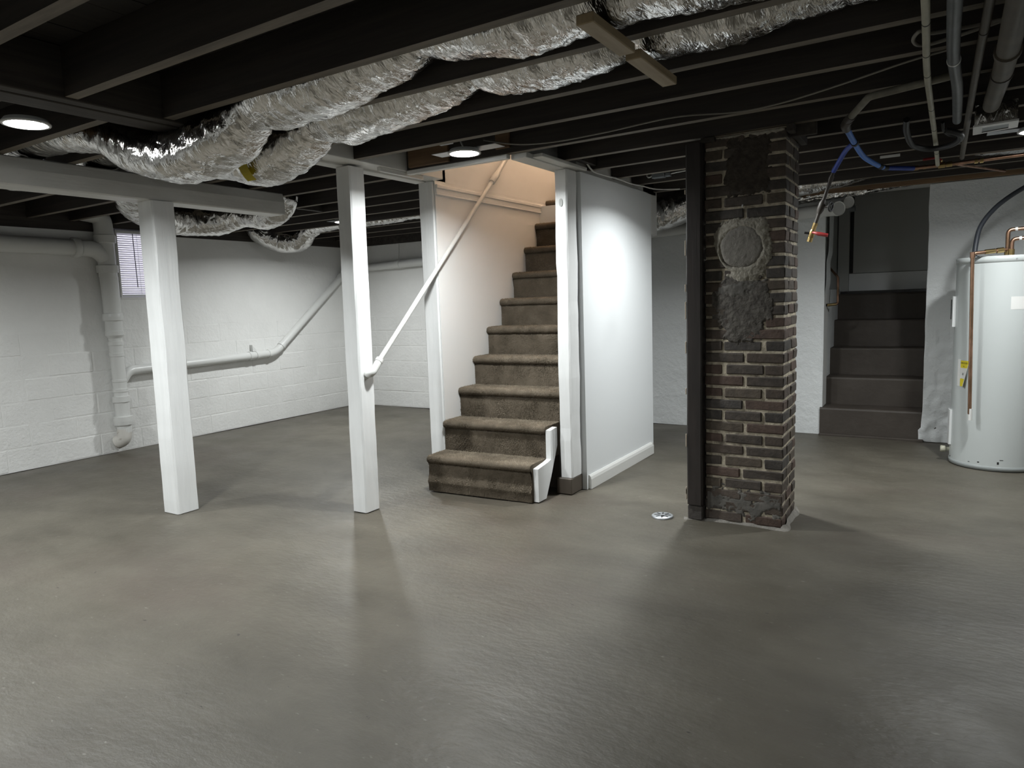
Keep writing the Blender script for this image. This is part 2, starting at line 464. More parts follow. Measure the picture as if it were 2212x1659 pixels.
def rough_edge_wall():
    """lumpy plaster on the wall beside the water heater, with a wavy left edge and patched sockets"""
    vs, fs = [], []
    nz, nx = 90, 90
    for j in range(nz + 1):
        z = 2.215 * j / nz
        e = DX1 + 0.014 * noise.noise((0.2, z * 4.2, 2.0)) - (0.02 if z < 0.1 else 0)
        for i in range(nx + 1):
            x = e + (1.4 - e) * (i / nx) ** 1.25
            low = max(0.0, 1 - z / 1.1)
            d = 0.004 * noise.noise((x * 6, z * 6, 4)) + (0.005 + 0.010 * low) * noise.noise((x * 15, z * 15, 7)) * (0.35 + low)
            for cz in (0.18, 0.55, 0.92):      # shallow filled sockets
                if abs(x - 0.02) < 0.05 and abs(z - cz) < 0.075: d -= 0.007
            vs.append((x, YB - 0.035 - d, z))
    W = nx + 1
    fs = [(j * W + i, (j) * W + i + 1, (j + 1) * W + i + 1, (j + 1) * W + i) for j in range(nz) for i in range(nx)]
    n0 = len(vs)
    for j in range(nz + 1):
        x, y, z = vs[j * W]
        vs.append((x + 0.004, YB + 0.22, z))
    fs += [(j * W, (j + 1) * W, n0 + j + 1, n0 + j) for j in range(nz)]
    m2 = MB(); m2.add(vs, fs, True)
    return m2.build('masonry_face', M['roughplaster'], WB)
rough_edge_wall()

def hatch_jamb():
    """the uneven left reveal of the hatchway"""
    vs = []
    prof = [(0, 0.0), (0.55, -0.004), (1.1, -0.012), (1.28, -0.006), (1.42, 0.016), (1.62, 0.012), (1.7, 0.03), (1.85, 0.034), (2.23, 0.034)]
    nz = 60
    for j in range(nz + 1):
        z = 2.23 * j / nz
        for k in range(len(prof) - 1):
            if prof[k][0] <= z <= prof[k + 1][0] + 1e-6:
                t = (z - prof[k][0]) / (prof[k + 1][0] - prof[k][0]); dx = prof[k][1] * (1 - t) + prof[k + 1][1] * t
        for i in range(8):
            y = YB - 0.005 + 0.28 * i / 7
            vs.append((DX0 + dx + 0.004 * noise.noise((y * 9, z * 9, 3)), y, z))
    fs = [(j * 8 + i, j * 8 + i + 1, (j + 1) * 8 + i + 1, (j + 1) * 8 + i) for j in range(nz) for i in range(7)]
    m2 = MB(); m2.add(vs, fs, True)
    m2.box(DX0 - 0.05, DX0 - 0.014, YB + 0.02, YB + 0.27, 0, 2.23)
    return m2.build('door_reveal', M['roughplaster'], WB)
hatch_jamb()

mb = MB(); mb.box(XR, XR + 0.2, YF, YB + 0.2, 0, 2.5)
struct(mb.build('wall_right', M['plaster']), 'white painted right wall')
mb = MB(); mb.box(XL - 0.25, XR + 0.2, YF - 0.2, YF, 0, 2.5)
struct(mb.build('wall_front', M['plaster']), 'white painted wall behind the viewer')
mb = MB(); mb.box(XL - 0.27, XL + 0.02, YF, WIN[0] - 0.03, ZT, 2.5); mb.box(XL - 0.27, XL + 0.02, WIN[1] + 0.03, YB + 0.2, ZT, 2.5)
mb.box(XL - 0.27, XL + 0.02, WIN[0] - 0.03, WIN[1] + 0.03, WIN[3] + 0.012, 2.5)
struct(mb.build('trim_1', M['girder']), 'dark sill plate on top of the left wall')
mb = MB(); mb.box(XL + 0.02, DX0 - 0.3, YB - 0.04, YB + 0.27, ZT + 0.005, 2.5)
struct(mb.build('trim_2', M['girder']), 'dark sill plate on top of the back wall')
mb = MB(); mb.cbox(DX0 - 0.3, XR, YB - 0.06, YB + 0.25, 2.225, 2.31, 0.004)
struct(mb.build('trim_3', M['trim']), 'grey-white plate above the hatchway wall')
mb = MB(); mb.box(DX0 - 0.3, XR, YB - 0.02, YB + 0.27, 2.31, 2.5)
struct(mb.build('trim_4', M['girder']), 'dark rim joist above the hatchway')

# ------------------------------------------------------------------ ceiling: subfloor, boards, joists
HX0, HX1, HY0, HY1 = -3.15, -2.25, 3.70, 6.1   # stair opening
mb = MB()
for a in ((XL - 0.2, HX0, YF, YB + 0.2), (HX1, XR + 0.2, YF, YB + 0.2), (HX0, HX1, YF, HY0), (HX0, HX1, HY1, YB + 0.2)):
    mb.box(a[0], a[1], a[2], a[3], ZS + 0.02, ZS + 0.06)
CEIL = struct(mb.build('ceiling', M['board']), 'dark open joist ceiling')
x = XL
k = 0
while x < XR:
    w = 0.138
    segs = [(YF, YB)]
    if x + w > HX0 and x < HX1: segs = [(YF, HY0), (HY1, YB)]
    for a, b in segs:
        MB().box(x, x + w, a, b, ZS + random.uniform(0, 0.003), ZS + 0.02).build('floor_board', M['board'], CEIL)
    x += 0.141
JT = 0.05
def joist(x0, x1, yfar, skew=0.0):
    m2 = MB()
    a, b = yfar - JT, yfar
    vs = [(x0, a, ZJ), (x1, a + skew, ZJ), (x1, b + skew, ZJ), (x0, b, ZJ), (x0, a, ZS), (x1, a + skew, ZS), (x1, b + skew, ZS), (x0, b, ZS)]
    m2.add(vs, [(0, 3, 2, 1), (4, 5, 6, 7), (0, 1, 5, 4), (1, 2, 6, 5), (2, 3, 7, 6), (3, 0, 4, 7)])
    o = m2.build('ceiling_joist', M['joist'], CEIL)
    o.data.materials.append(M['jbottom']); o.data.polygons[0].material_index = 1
    return o
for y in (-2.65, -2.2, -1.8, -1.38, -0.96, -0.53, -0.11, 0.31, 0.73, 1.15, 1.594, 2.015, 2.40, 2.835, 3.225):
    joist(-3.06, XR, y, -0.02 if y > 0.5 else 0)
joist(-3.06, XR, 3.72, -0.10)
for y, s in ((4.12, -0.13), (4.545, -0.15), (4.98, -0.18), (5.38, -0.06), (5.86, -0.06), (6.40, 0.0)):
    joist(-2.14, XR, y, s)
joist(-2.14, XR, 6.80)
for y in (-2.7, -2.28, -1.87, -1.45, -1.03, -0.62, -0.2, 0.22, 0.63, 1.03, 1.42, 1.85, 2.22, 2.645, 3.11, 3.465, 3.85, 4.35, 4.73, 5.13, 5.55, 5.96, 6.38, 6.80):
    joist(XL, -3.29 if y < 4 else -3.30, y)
# blocking between joists near the stair and a pale new board by the lamp
MB().cbox(-2.10, -2.06, 4.12, 4.49, ZJ + 0.02, ZS, 0.003).build('blocking', M['joist'], CEIL)
MB().cbox(-3.03, -2.70, 3.645, 3.675, ZJ + 0.01, ZS, 0.003).build('blocking', M['tanwood'], CEIL)
MB().cbox(-2.34, -2.24, 3.64, 3.672, ZJ + 0.03, ZS, 0.003).build('blocking', M['tanwood'], CEIL)
MB().cbox(-4.98, -4.94, 4.35, 4.68, ZJ + 0.005, ZJ + 0.06, 0.003).build('blocking', M['joist'], CEIL)
MB().cbox(0.05, 0.9, 5.865, 5.885, ZJ + 0.005, ZS, 0.003).build('blocking', M['tanwood'], CEIL)
MB().cbox(-4.05, -3.66, 1.853, 1.873, ZJ + 0.02, ZS, 0.003).build('blocking', M['tanwood'], CEIL)
# built-up girder left of the near joists: three boards side by side
GIR = tag(thing('ceiling_girder', (-3.18, 2.2, ZJ), 'dark built-up girder of grooved boards under the joists beside the foil ducts', 'beam'))
for i, (a, b) in enumerate(((-3.128, -3.062), (-3.198, -3.132), (-3.285, -3.202))):
    MB().cbox(a, b, YF, 2.82, ZJ - 0.008 - 0.004 * (i % 2), ZS, 0.004).build('board', M['girder'], GIR)
MB().cbox(-3.30, -3.285, YF, 2.3, ZJ + 0.015, ZJ + 0.04, 0.003).build('ledger_strip', M['girder'], GIR)

# white plates round the stair opening
PL = thing('ceiling_plate', (-3.18, 3.4, ZJ), 'white painted plate of stacked boards joining the two left stair posts', 'beam')
MB().cbox(-3.14, -3.06, 2.825, 4.06, ZJ - 0.006, ZS, 0.003).build('board', M['trim'], PL)
MB().cbox(-3.22, -3.143, 2.825, 4.06, ZJ + 0.000, ZS, 0.003).build('board', M['trim'], PL)
MB().cbox(-3.31, -3.223, 2.825, 4.06, ZJ - 0.012, ZS, 0.003).build('board', M['trim'], PL)
MB().cbox(-3.10, -3.075, 3.42, 3.86, ZJ - 0.034, ZJ - 0.007, 0.002).build('strip', M['trim'], PL)
mb = MB(); mb.cbox(-3.06, HX1 - 0.02, 3.66, 3.70, ZJ - 0.028, ZJ - 0.001, 0.003); mb.cbox(-3.06, HX1 - 0.02, 3.678, 3.703, ZJ, 2.6, 0.003)
struct(mb.build('trim_5', M['trim']), 'white edge trim across the stair opening')
mb = MB(); mb.cbox(-2.27, -2.16, 3.705, 4.36, ZJ - 0.03, ZJ + 0.005, 0.003); mb.cbox(-2.16, -2.09, 3.78, 4.40, ZJ - 0.022, ZJ + 0.0, 0.003); mb.cbox(-2.252, -2.225, 3.705, 6.1, ZJ + 0.005, 2.6, 0.003)
mb.cbox(-2.225, -2.15, 4.36, 5.6, ZJ - 0.03, ZS, 0.003)
struct(mb.build('trim_6', M['trim']), 'white plates along the right side of the stair opening')

# ------------------------------------------------------------------ stair enclosure
mb = MB()
mb.box(-3.29, -3.15, 4.20, 6.4, 0, 2.235); mb.box(-3.153, -3.147, 4.072, 6.4, 0, 2.235); mb.box(-3.27, -3.146, 4.06, 6.4, 2.235, 4.3)
mb.box(-3.16, -3.146, 3.703, 4.2, 2.24, 4.3)
WS = struct(mb.build('wall_stair_left', M['stairwall']), 'white wall on the left of the carpeted stairs')
mb = MB()
mb.cbox(-3.162, -3.128, 4.075, 5.64, 2.185, 2.212, 0.004); mb.cbox(-3.162, -3.136, 4.075, 5.64, 2.150, 2.187, 0.004)
mb.cbox(-3.162, -3.132, 4.075, 5.64, 2.138, 2.151, 0.003)
struct(mb.build('trim_7', M['stairwall']), 'moulded white trim strip along the left stair wall')
mb = MB()
mb.box(-2.225, -2.115, 4.345, 5.61, 0, 2.208)
struct(mb.build('wall_stair_right', M['drywall']), 'smooth white panel wall enclosing the right of the stairs')
mb = MB(); mb.box(-2.25, -2.225, 4.345, 5.68, 0, 4.3); mb.box(-2.25, -2.225, 5.68, 6.12, 1.9, 4.3); mb.box(-2.25, -2.225, 6.12, 6.4, 2.5, 4.3); mb.box(-3.15, -2.25, 6.1, 6.14, 1.9, 2.5); mb.box(-2.25, -2.2, 3.703, 4.345, 2.6, 4.3)
mb.box(-3.15, -2.25, 3.66, 3.703, 2.6, 4.3); mb.box(-3.3, -2.2, 7.3, 7.4, 2.5, 4.3); mb.box(-3.3, -3.15, 6.4, 7.4, 2.5, 4.3); mb.box(-2.25, -2.1, 6.4, 7.4, 2.5, 4.3)
mb.box(-3.15, -2.25, 6.1, 7.4, 2.5, 2.62)
struct(mb.build('wall_stair_upper', M['stairwall']), 'white walls of the stairwell above the basement')
mb = MB(); mb.box(-3.3, -2.1, 3.6, 7.4, 4.3, 4.4)
struct(mb.build('ceiling_stairwell', M['stairwall']), 'white ceiling high above the stairs')
mb = MB(); mb.box(-3.15, -2.115, 5.61, 5.68, 0, 2.2)
struct(mb.build('wall_stair_back', M['drywall']), 'white wall closing the space under the stairs')
mb = MB()
prof = [(0, 0), (0.022, 0), (0.022, 0.07), (0.017, 0.088), (0.006, 0.10), (0, 0.10)]
mb.prism([(-2.115 + a, b) for a, b in prof], 1, 4.37, 5.632)
mb.prism([(5.61 + a, b) for a, b in prof][::1], 0, -2.2, -2.095)
struct(mb.build('baseboard_stair', M['trim']), 'white rounded baseboard at the foot of the panel wall')

# upstairs lamp that warms the stairwell
UP = thing('ceiling_lamp', (-2.7, 5.6, 4.3), 'warm globe lamp on the ceiling above the stairs', 'lamp')
mb = MB(); mb.lathe((-2.7, 5.6, 4.298), [(0, 0.08), (-0.03, 0.075)], n=20); mb.build('base', M['plastic'], UP)
mb = MB(); mb.lathe((-2.7, 5.6, 4.265), [(-0.16 * t, 0.09 * math.sin(math.pi * max(0.04, min(0.97, t)))) for t in [i / 12 for i in range(13)]], n=20); mb.build('globe', M['warm'], UP)

# ------------------------------------------------------------------ posts and beam
def timber_post(name, x0, x1, y0, y1, z0, z1, mat, label, cat='post', jag=0.004, lean=(0, 0), parent=None, seg=24):
    """hand-hewn post: corners chamfered a little and wandering along the height"""
    m2 = MB(); vs = []
    c = 0.009
    for j in range(seg + 1):
        t = j / seg; z = z0 + (z1 - z0) * t
        ring = [(x0 + c, y0), (x1 - c, y0), (x1, y0 + c), (x1, y1 - c), (x1 - c, y1), (x0 + c, y1), (x0, y1 - c), (x0, y0 + c)]
        for i, (x, y) in enumerate(ring):
            k = i // 2
            dx = jag * noise.noise((k * 7.1 + x0, z * 3.1, 0.2)) + jag * .5 * noise.noise((k * 3.1, z * 14, 5.2))
            dy = jag * noise.noise((k * 5.3 + y0, z * 3.1, 9.2)) + jag * .5 * noise.noise((k * 3.7, z * 14, 1.2))
            vs.append((x + dx + lean[0] * t, y + dy + lean[1] * t, z))
    fs = [(j * 8 + i, j * 8 + (i + 1) % 8, (j + 1) * 8 + (i + 1) % 8, (j + 1) * 8 + i) for j in range(seg) for i in range(8)]
    fs += [tuple(range(8))[::-1], tuple(range(seg * 8, seg * 8 + 8))]
    m2.add(vs, fs)
    o = m2.build(name, mat, parent)
    if label: tag(o, label, cat)
    return o
timber_post('support_post', -4.505, -4.34, 2.635, 2.79, 0.0, 2.076, M['whitewood'], 'thick white timber post under the end of the white beam', lean=(0.018, 0.004))
timber_post('support_post', -3.307, -3.183, 3.225, 3.356, 0.0, 2.226, M['whitewood'], 'slim white timber post carrying the lower end of the handrail', lean=(0.02, 0.015))
timber_post('stair_post', -3.292, -3.156, 4.06, 4.20, 0.0, 2.232, M['whitewood'], 'flat white post at the front edge of the left stair wall', jag=0.002)
RP = timber_post('stair_post', -2.246, -2.152, 4.19, 4.335, 0.117, 2.208, M['whitewood'], 'rough white post beside the panel wall standing on a brown block', lean=(0.012, 0), jag=0.006)
mb = MB(); mb.lathe((-2.186, 4.192, 1.995), [(0, 0.001), (0.0, 0.014), (0.008, 0.014)], axis=(0, -1, 0), n=14)
for i in range(len(mb.v)):
    v = mb.v[i]; mb.v[i] = (v[0], v[1], 1.995 + (v[2] - 1.995) * 1.9)
mb.build('knot_plug', M['greypaint'], RP)
o = MB().cbox(-2.268, -2.15, 4.17, 4.35, 0.0, 0.115, 0.006).build('post_block', M['kick'])
tag(o, 'brown painted block on the floor under the rough white stair post', 'block')
def white_beam():
    m2 = MB(); vs = []
    ring = [(-4.505, 2.077), (-4.345, 2.077), (-4.337, 2.085), (-4.337, 2.170), (-4.352, 2.232), (-4.36, 2.239), (-4.50, 2.239), (-4.512, 2.23), (-4.512, 2.085)]
    n = len(ring); seg = 40; ya, yb = -1.2, 3.72
    for j in range(seg + 1):
        y = ya + (yb - ya) * j / seg
        for i, (x, z) in enumerate(ring):
            up = z > 2.22
            vs.append((x + 0.004 * noise.noise((i // 2, y * 2.5, 0)), y, z + (0 if up else 0.003 * noise.noise((i // 2, y * 2.1, 4)))))
    fs = [(j * n + i, j * n + (i + 1) % n, (j + 1) * n + (i + 1) % n, (j + 1) * n + i) for j in range(seg) for i in range(n)]
    fs += [tuple(range(n)), tuple(range(seg * n, seg * n + n))[::-1]]
    m2.add(vs, [f[::-1] for f in fs])
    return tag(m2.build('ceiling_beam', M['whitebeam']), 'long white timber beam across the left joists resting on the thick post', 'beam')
white_beam()

# ------------------------------------------------------------------ carpeted stairs
RUN, RISE = 0.2108, 0.2222
SX0, SX1 = -3.145, -2.302
ST = thing('carpeted_staircase', (-2.72, 3.83, 0), 'steep staircase covered in shaggy brown carpet between white walls', 'stairs')
def step_profile(i):
    """riser, rounded nosing and tread of step i as (y, z)"""
    yn = 3.822 + RUN * i; zt = 0.262 + RISE * i; zb = 0.0 if i == 0 else 0.262 + RISE * (i - 1)
    yr = yn + 0.024
    p = []
    if i == 0:
        for t in np.linspace(0, 1, 10):
            z = zb + 0.004 + (zt - 0.05 - zb) * t
            p.append((yr - 0.012 * math.exp(-((z - 0.085) / 0.022) ** 2) - (0.009 if z < 0.085 else 0), z))
    else:
        for t in np.linspace(0, 1, 8): p.append((yr, zb - 0.01 + (zt - 0.05 - zb + 0.01) * t))
    cz = zt - 0.026; r = 0.026
    for a in np.linspace(-90, 90, 10):
        p.append((yn + r - r * math.cos(math.radians(a)) * 1.0, cz + r * math.sin(math.radians(a))))
    for t in np.linspace(0.15, 1, 6): p.append((yn + r + (RUN + 0.02 - r) * t, zt + 0.002))
    return p
NSTEP = 11
STEPX = lambda i: (SX0, SX1) if i < 2 else (SX0, -2.255)
PROFS = []
for i in range(NSTEP):
    p = step_profile(i); PROFS.append(p)
    xa, xb = STEPX(i)
    nx = 44; m2 = MB(); vs = []
    for k in range(nx + 1):
        x = xa + (xb - xa) * k / nx
        for (y, z) in p:
            d = 0.004 * noise.noise((x * 7, y * 7, z * 7)) + 0.003 * noise.noise((x * 25, y * 25, z * 25))
            vs.append((x, y - d - 0.03 * (k / nx) * 0 + 0.05 * (x - xa) * (1 if i < 3 else 0.6), z + d * 0.6))
    n = len(p)
    fs = [(k * n + j, (k + 1) * n + j, (k + 1) * n + j + 1, k * n + j + 1) for k in range(nx) for j in range(n - 1)]
    m2.add(vs, fs, True)
    for k in (0, nx):           # closed ends
        ring = list(range(k * n, (k + 1) * n))
        o0 = len(m2.v)
        e = [m2.v[q] for q in ring] + [(m2.v[ring[-1]][0], m2.v[ring[-1]][1], vs[ring[0]][2])]
        m2.add(e, [tuple(range(len(e))) if k == 0 else tuple(range(len(e)))[::-1]])
    m2.build('carpet_step', M['carpet'], ST)
def carpet_pile():
    V, F = [], []
    total = 0
    for i in range(10):
        p = np.array(PROFS[i]); xa, xb = STEPX(i)
        d = np.diff(p, axis=0); ln = np.hypot(d[:, 0], d[:, 1]); cum = np.concatenate([[0], np.cumsum(ln)])
        dens = 36000 if i < 6 else 22000
        cnt = int(dens * cum[-1] * (xb - xa))
        s = rng.uniform(0, cum[-1], cnt); x = rng.uniform(xa, xb, cnt)
        j = np.clip(np.searchsorted(cum, s) - 1, 0, len(ln) - 1)
        t = (s - cum[j]) / ln[j]
        yz = p[j] + d[j] * t[:, None]
        nrm = np.stack([-d[j][:, 1], d[j][:, 0]], 1) / ln[j][:, None]
        sk = 0.05 * (x - xa) * (1 if i < 3 else 0.6)
        base = np.stack([x, yz[:, 0] + sk, yz[:, 1]], 1)
        nn = np.stack([np.zeros(cnt), nrm[:, 0], nrm[:, 1]], 1)
        tip = nn + rng.normal(0, 0.42, (cnt, 3)); tip[:, 2] -= 0.10
        tip /= np.linalg.norm(tip, axis=1)[:, None]
        L = rng.uniform(0.007, 0.0125, cnt)[:, None]
        a = rng.uniform(0, 2 * np.pi, cnt)
        ref = np.tile(np.array([1.0, 0, 0]), (cnt, 1))
        w = np.cross(nn, ref)
        R = 0.0023
        base = base - nn * 0.003
        vs = [base + R * (ref * np.cos(a + q)[:, None] + w * np.sin(a + q)[:, None]) for q in (0, 2.094, 4.189)]
        vs.append(base + tip * L)
        vv = np.stack(vs, 1).reshape(-1, 3)
        ids = np.arange(cnt)[:, None] * 4 + total
        ff = np.concatenate([ids + np.array([[0, 1, 3]]), ids + np.array([[1, 2, 3]]), ids + np.array([[2, 0, 3]])])
        V.append(vv); F.append(ff); total += cnt * 4
    V = np.concatenate(V).astype(np.float32); F = np.concatenate(F).astype(np.int32)
    me = bpy.data.meshes.new('carpet_pile')
    me.vertices.add(len(V)); me.vertices.foreach_set('co', V.ravel())
    me.loops.add(len(F) * 3); me.loops.foreach_set('vertex_index', F.ravel())
    me.polygons.add(len(F)); me.polygons.foreach_set('loop_start', np.arange(0, len(F) * 3, 3, dtype=np.int32))
    me.polygons.foreach_set('loop_total', np.full(len(F), 3, dtype=np.int32))
    me.update(); me.validate()
    o = link('carpet_pile', me, M['pile'], ST)
    o['kind'] = 'stuff'
carpet_pile()
# white closed stringer at the right of the two free steps
poly = [(3.905, 0.006), (4.01, 0.006), (4.095, 0.16), (4.185, 0.345), (4.185, 0.472), (4.09, 0.462), (4.088, 0.262), (4.04, 0.250), (3.905, 0.232)]
MB().prism(poly, 0, -2.300, -2.262).build('stringer', M['whitewood'], ST)
MB().box(-3.14, -2.31, 4.3, 5.6, 0.0, 0.25).build('stair_base', M['kick'], ST)

# handrail
HR = thing('handrail', (-3.1, 3.29, 0.91), 'white pipe handrail rising from the slim post up the stair wall', 'handrail')
a = Vector((-3.135, 3.31, 0.935)); b = Vector((-3.10, 4.80, 2.345)); c = Vector((-3.10, 5.02, 2.555))
MB().tube([a + (b - a) * 0.02, b], 0.0165, 16).build('rail_pipe', M['whitepipe'], HR)
MB().tube([b, c], 0.0185, 16).build('rail_pipe', M['whitepipe'], HR)
MB().tube(fillet([(-3.185, 3.297, 0.912), (-3.132, 3.297, 0.918), tuple(a + (b - a) * 0.05)], 0.03), 0.024, 16).build('elbow', M['whitepipe'], HR)
d = (b - a).normalized()
MB().tube([a + (b - a) * 0.038, a + (b - a) * 0.05], 0.027, 16).build('collar', M['whitepipe'], HR)
MB().tube([b - d * 0.06, b - d * 0.045, b + d * 0.05], [0.024, 0.027, 0.027], 16).build('coupling', M['whitepipe'], HR)
MB().lathe((-3.178, 3.297, 0.912), [(0, 0.030), (0.006, 0.030), (0.010, 0.026)], axis=(1, 0, 0)).build('flange', M['whitepipe'], HR)

# ------------------------------------------------------------------ chimney
CX0, CX1, CY0, CY1 = -1.185, -0.742, 4.05, 4.44
NC = 33; CH = 2.238 / NC
CHM = thing('brick_chimney', (-0.965, 4.25, 0), 'free-standing sooty brick chimney with a cement-filled round flue hole', 'chimney')
MB().box(CX0 + 0.006, CX1 - 0.006, CY0 + 0.006, CY1 - 0.006, 0.0, 2.236).build('mortar_core', M['mortar'], CHM)
bricks = {}
def brick(x0, x1, y0, y1, z0, z1, mi):
    key = (round(x1 - x0, 3), round(y1 - y0, 3), mi, random.randrange(3))
    if key not in bricks:
        bm = bmesh.new(); bmesh.ops.create_cube(bm, size=1)
        for v in bm.verts: v.co = (v.co.x * (x1 - x0), v.co.y * (y1 - y0), v.co.z * (CH - 0.0138))
        bmesh.ops.bevel(bm, geom=list(bm.edges), offset=0.0055, segments=1, affect='EDGES')
        for v in bm.verts: v.co += Vector([random.uniform(-0.0024, 0.0024) for _ in range(3)])
        me = bpy.data.meshes.new('brick'); bm.to_mesh(me); bm.free(); me.materials.append(BR[mi])
        bricks[key] = me
    o = bpy.data.objects.new('brick', bricks[key])
    o.location = ((x0 + x1) / 2 + random.uniform(-.002, .002), (y0 + y1) / 2 + random.uniform(-.002, .002), (z0 + z1) / 2 + random.uniform(-.0015, .0015))
    o.rotation_euler = (0, random.uniform(-.006, .006), random.uniform(-.006, .006))
    COL.objects.link(o); o.parent = CHM
    o.matrix_parent_inverse = Matrix.Translation(-CHM.location)
g = 0.0165; mid = (CX0 + CX1) / 2; D = 0.10
for c in range(NC):
    z0, z1 = c * CH, (c + 1) * CH
    w = [3, 3, 2, 2, 1] if c > NC * 0.55 else [3, 4, 4, 2, 2]
    pick = lambda: random.choices(range(5), w)[0]
    if c % 2 == 0:
        s = random.uniform(-0.012, 0.012)
        spec = [(CX0, mid - g / 2 + s, CY0, CY0 + D), (mid + g / 2 + s, CX1, CY0, CY0 + D), (CX1 - D, CX1, CY0 + D + g, CY1 - D - g), (CX0, CX0 + D, CY0 + D + g, CY1 - D - g),
                (CX0, mid - g / 2, CY1 - D, CY1), (mid + g / 2, CX1, CY1 - D, CY1)]
    else:
        s = random.uniform(-0.008, 0.008)
        spec = [(CX0, CX0 + D, CY0, CY0 + 0.205), (CX1 - D, CX1, CY0, CY0 + 0.205), (CX0 + D + g + s, CX1 - D - g + s, CY0, CY0 + D),
                (CX0, CX0 + D, CY0 + 0.205 + g, CY1), (CX1 - D, CX1, CY0 + 0.205 + g, CY1), (CX0 + D + g, CX1 - D - g, CY1 - D, CY1)]
    for q in spec: brick(*q, z0, z1, pick())

def sheet_on_front(name, mat, x0, x1, z0, z1, mask, amp, seed, rough=1.0, res=0.0045):
    """trowelled cement as a height field over the chimney front: where it is thin it sinks behind the bricks, so its edge is ragged"""
    nx = max(6, int((x1 - x0) / res)); nz = max(6, int((z1 - z0) / res))
    vs = []
    for j in range(nz + 1):
        for i in range(nx + 1):
            x = x0 + (x1 - x0) * i / nx; z = z0 + (z1 - z0) * j / nz
            nn = 0.55 * noise.noise((x * 14, z * 14, seed)) + 0.38 * noise.noise((x * 36, z * 36, seed + 5)) + 0.22 * noise.noise((x * 90, z * 90, seed + 9))
            h = mask(x, z) + rough * nn
            edge = min(i, nx - i, j, nz - j)
            d = amp * min(h, 1.1) if h > 0 else max(-0.012, h * 0.03)
            if edge < 2: d = -0.012
            vs.append((x, CY0 - 0.001 - d, z))
    W = nx + 1
    fs = [(j * W + i, j * W + i + 1, (j + 1) * W + i + 1, (j + 1) * W + i) for j in range(nz) for i in range(nx)]
    m2 = MB(); m2.add(vs, fs, True)
    return m2.build(name, mat, CHM)
def box_mask(cx, cz, rx, rz, k=5.0): return lambda x, z: k * (1 - max(abs(x - cx) / rx, abs(z - cz) / rz)) - 0.2
def oval_mask(cx, cz, rx, rz, k=2.5): return lambda x, z: k * (1 - math.hypot((x - cx) / rx, (z - cz) / rz))
sheet_on_front('soot_patch', M['soot'], -1.10, -0.79, 1.84, 2.23, box_mask(-0.945, 2.05, 0.115, 0.155, 2.2), 0.005, 1.7)
def ring_mask(x, z):
    r = math.hypot(x + 0.977, z - 1.607); a = math.atan2(z - 1.607, x + 0.977)
    w = 0.034 + 0.014 * math.cos(a - 0.9) + 0.012 * math.cos(2 * a + 2.2) - 0.012 * math.exp(-((a - 1.7) / 0.4) ** 2)
    low = 1.6 * (1 - math.hypot((x + 0.965) / 0.085, (z - 1.465) / 0.06)); chunk = 1.6 * (1 - math.hypot((x + 0.878) / 0.05, (z - 1.71) / 0.055))
    return max(1.2 - abs(r - 0.128) / w * 1.2, low, chunk)
sheet_on_front('cement_smear', M['smear'], -1.15, -0.79, 1.04, 1.46, lambda x, z: 1.5 * (1 - math.hypot((x + 0.972) / (0.165 - 0.10 * max(0, 1.22 - z)), (z - 1.27) / 0.22) ** 2) - 0.25, 0.005, 4.4, rough=1.25)
sheet_on_front('cement_smear', M['skim'], -1.14, -0.80, 1.24, 1.48, lambda x, z: 1.2 * (1 - math.hypot((x + 0.98) / 0.15, (z - 1.37) / 0.075) ** 2) - 0.45, 0.008, 14.4, rough=1.3)
sheet_on_front('mortar_ring', M['ring'], -1.18, -0.78, 1.38, 1.80, ring_mask, 0.010, 8.8, rough=1.0, res=0.004)
sheet_on_front('mortar_cap', M['ring'], -1.183, -0.745, 2.165, 2.236, lambda x, z: (z - 2.215) / 0.02 - 0.15, 0.005, 21.2)
sheet_on_front('cement_skim', M['skim'], -1.18, -0.745, 0.012, 0.31, lambda x, z: 0.35 - abs(z - 0.13) / 0.12, 0.0025, 31.9, rough=1.2)
mb = MB()
mb.lathe((-0.975, CY0 + 0.01, 1.612), [(0, 0.118), (0.016, 0.117), (0.0205, 0.111), (0.022, 0.095), (0.023, 0.05), (0.0235, 0.002)], axis=(0, -1, 0), n=48)
for i, v in enumerate(mb.v):
    a = math.atan2(v[2] - 1.612, v[0] + 0.975)
    rr = 1 + 0.05 * noise.noise((math.cos(a) * 2, math.sin(a) * 2, 1)) + 0.03 * noise.noise((math.cos(a) * 6, math.sin(a) * 6, 4)); mb.v[i] = (-0.975 + (v[0] + 0.975) * rr, v[1] + 0.002 * noise.noise((v[0] * 30, v[2] * 30, 0)), 1.612 + (v[2] - 1.612) * rr)
mb.build('flue_plug', M['cement'], CHM)
# hook screwed into the front
MB().tube(fillet([(-0.968, CY0 + 0.01, 1.842), (-0.968, CY0 - 0.02, 1.842), (-0.968, CY0 - 0.02, 1.828)], 0.01), 0.003, 8).build('hook', M['plastic'], CHM)
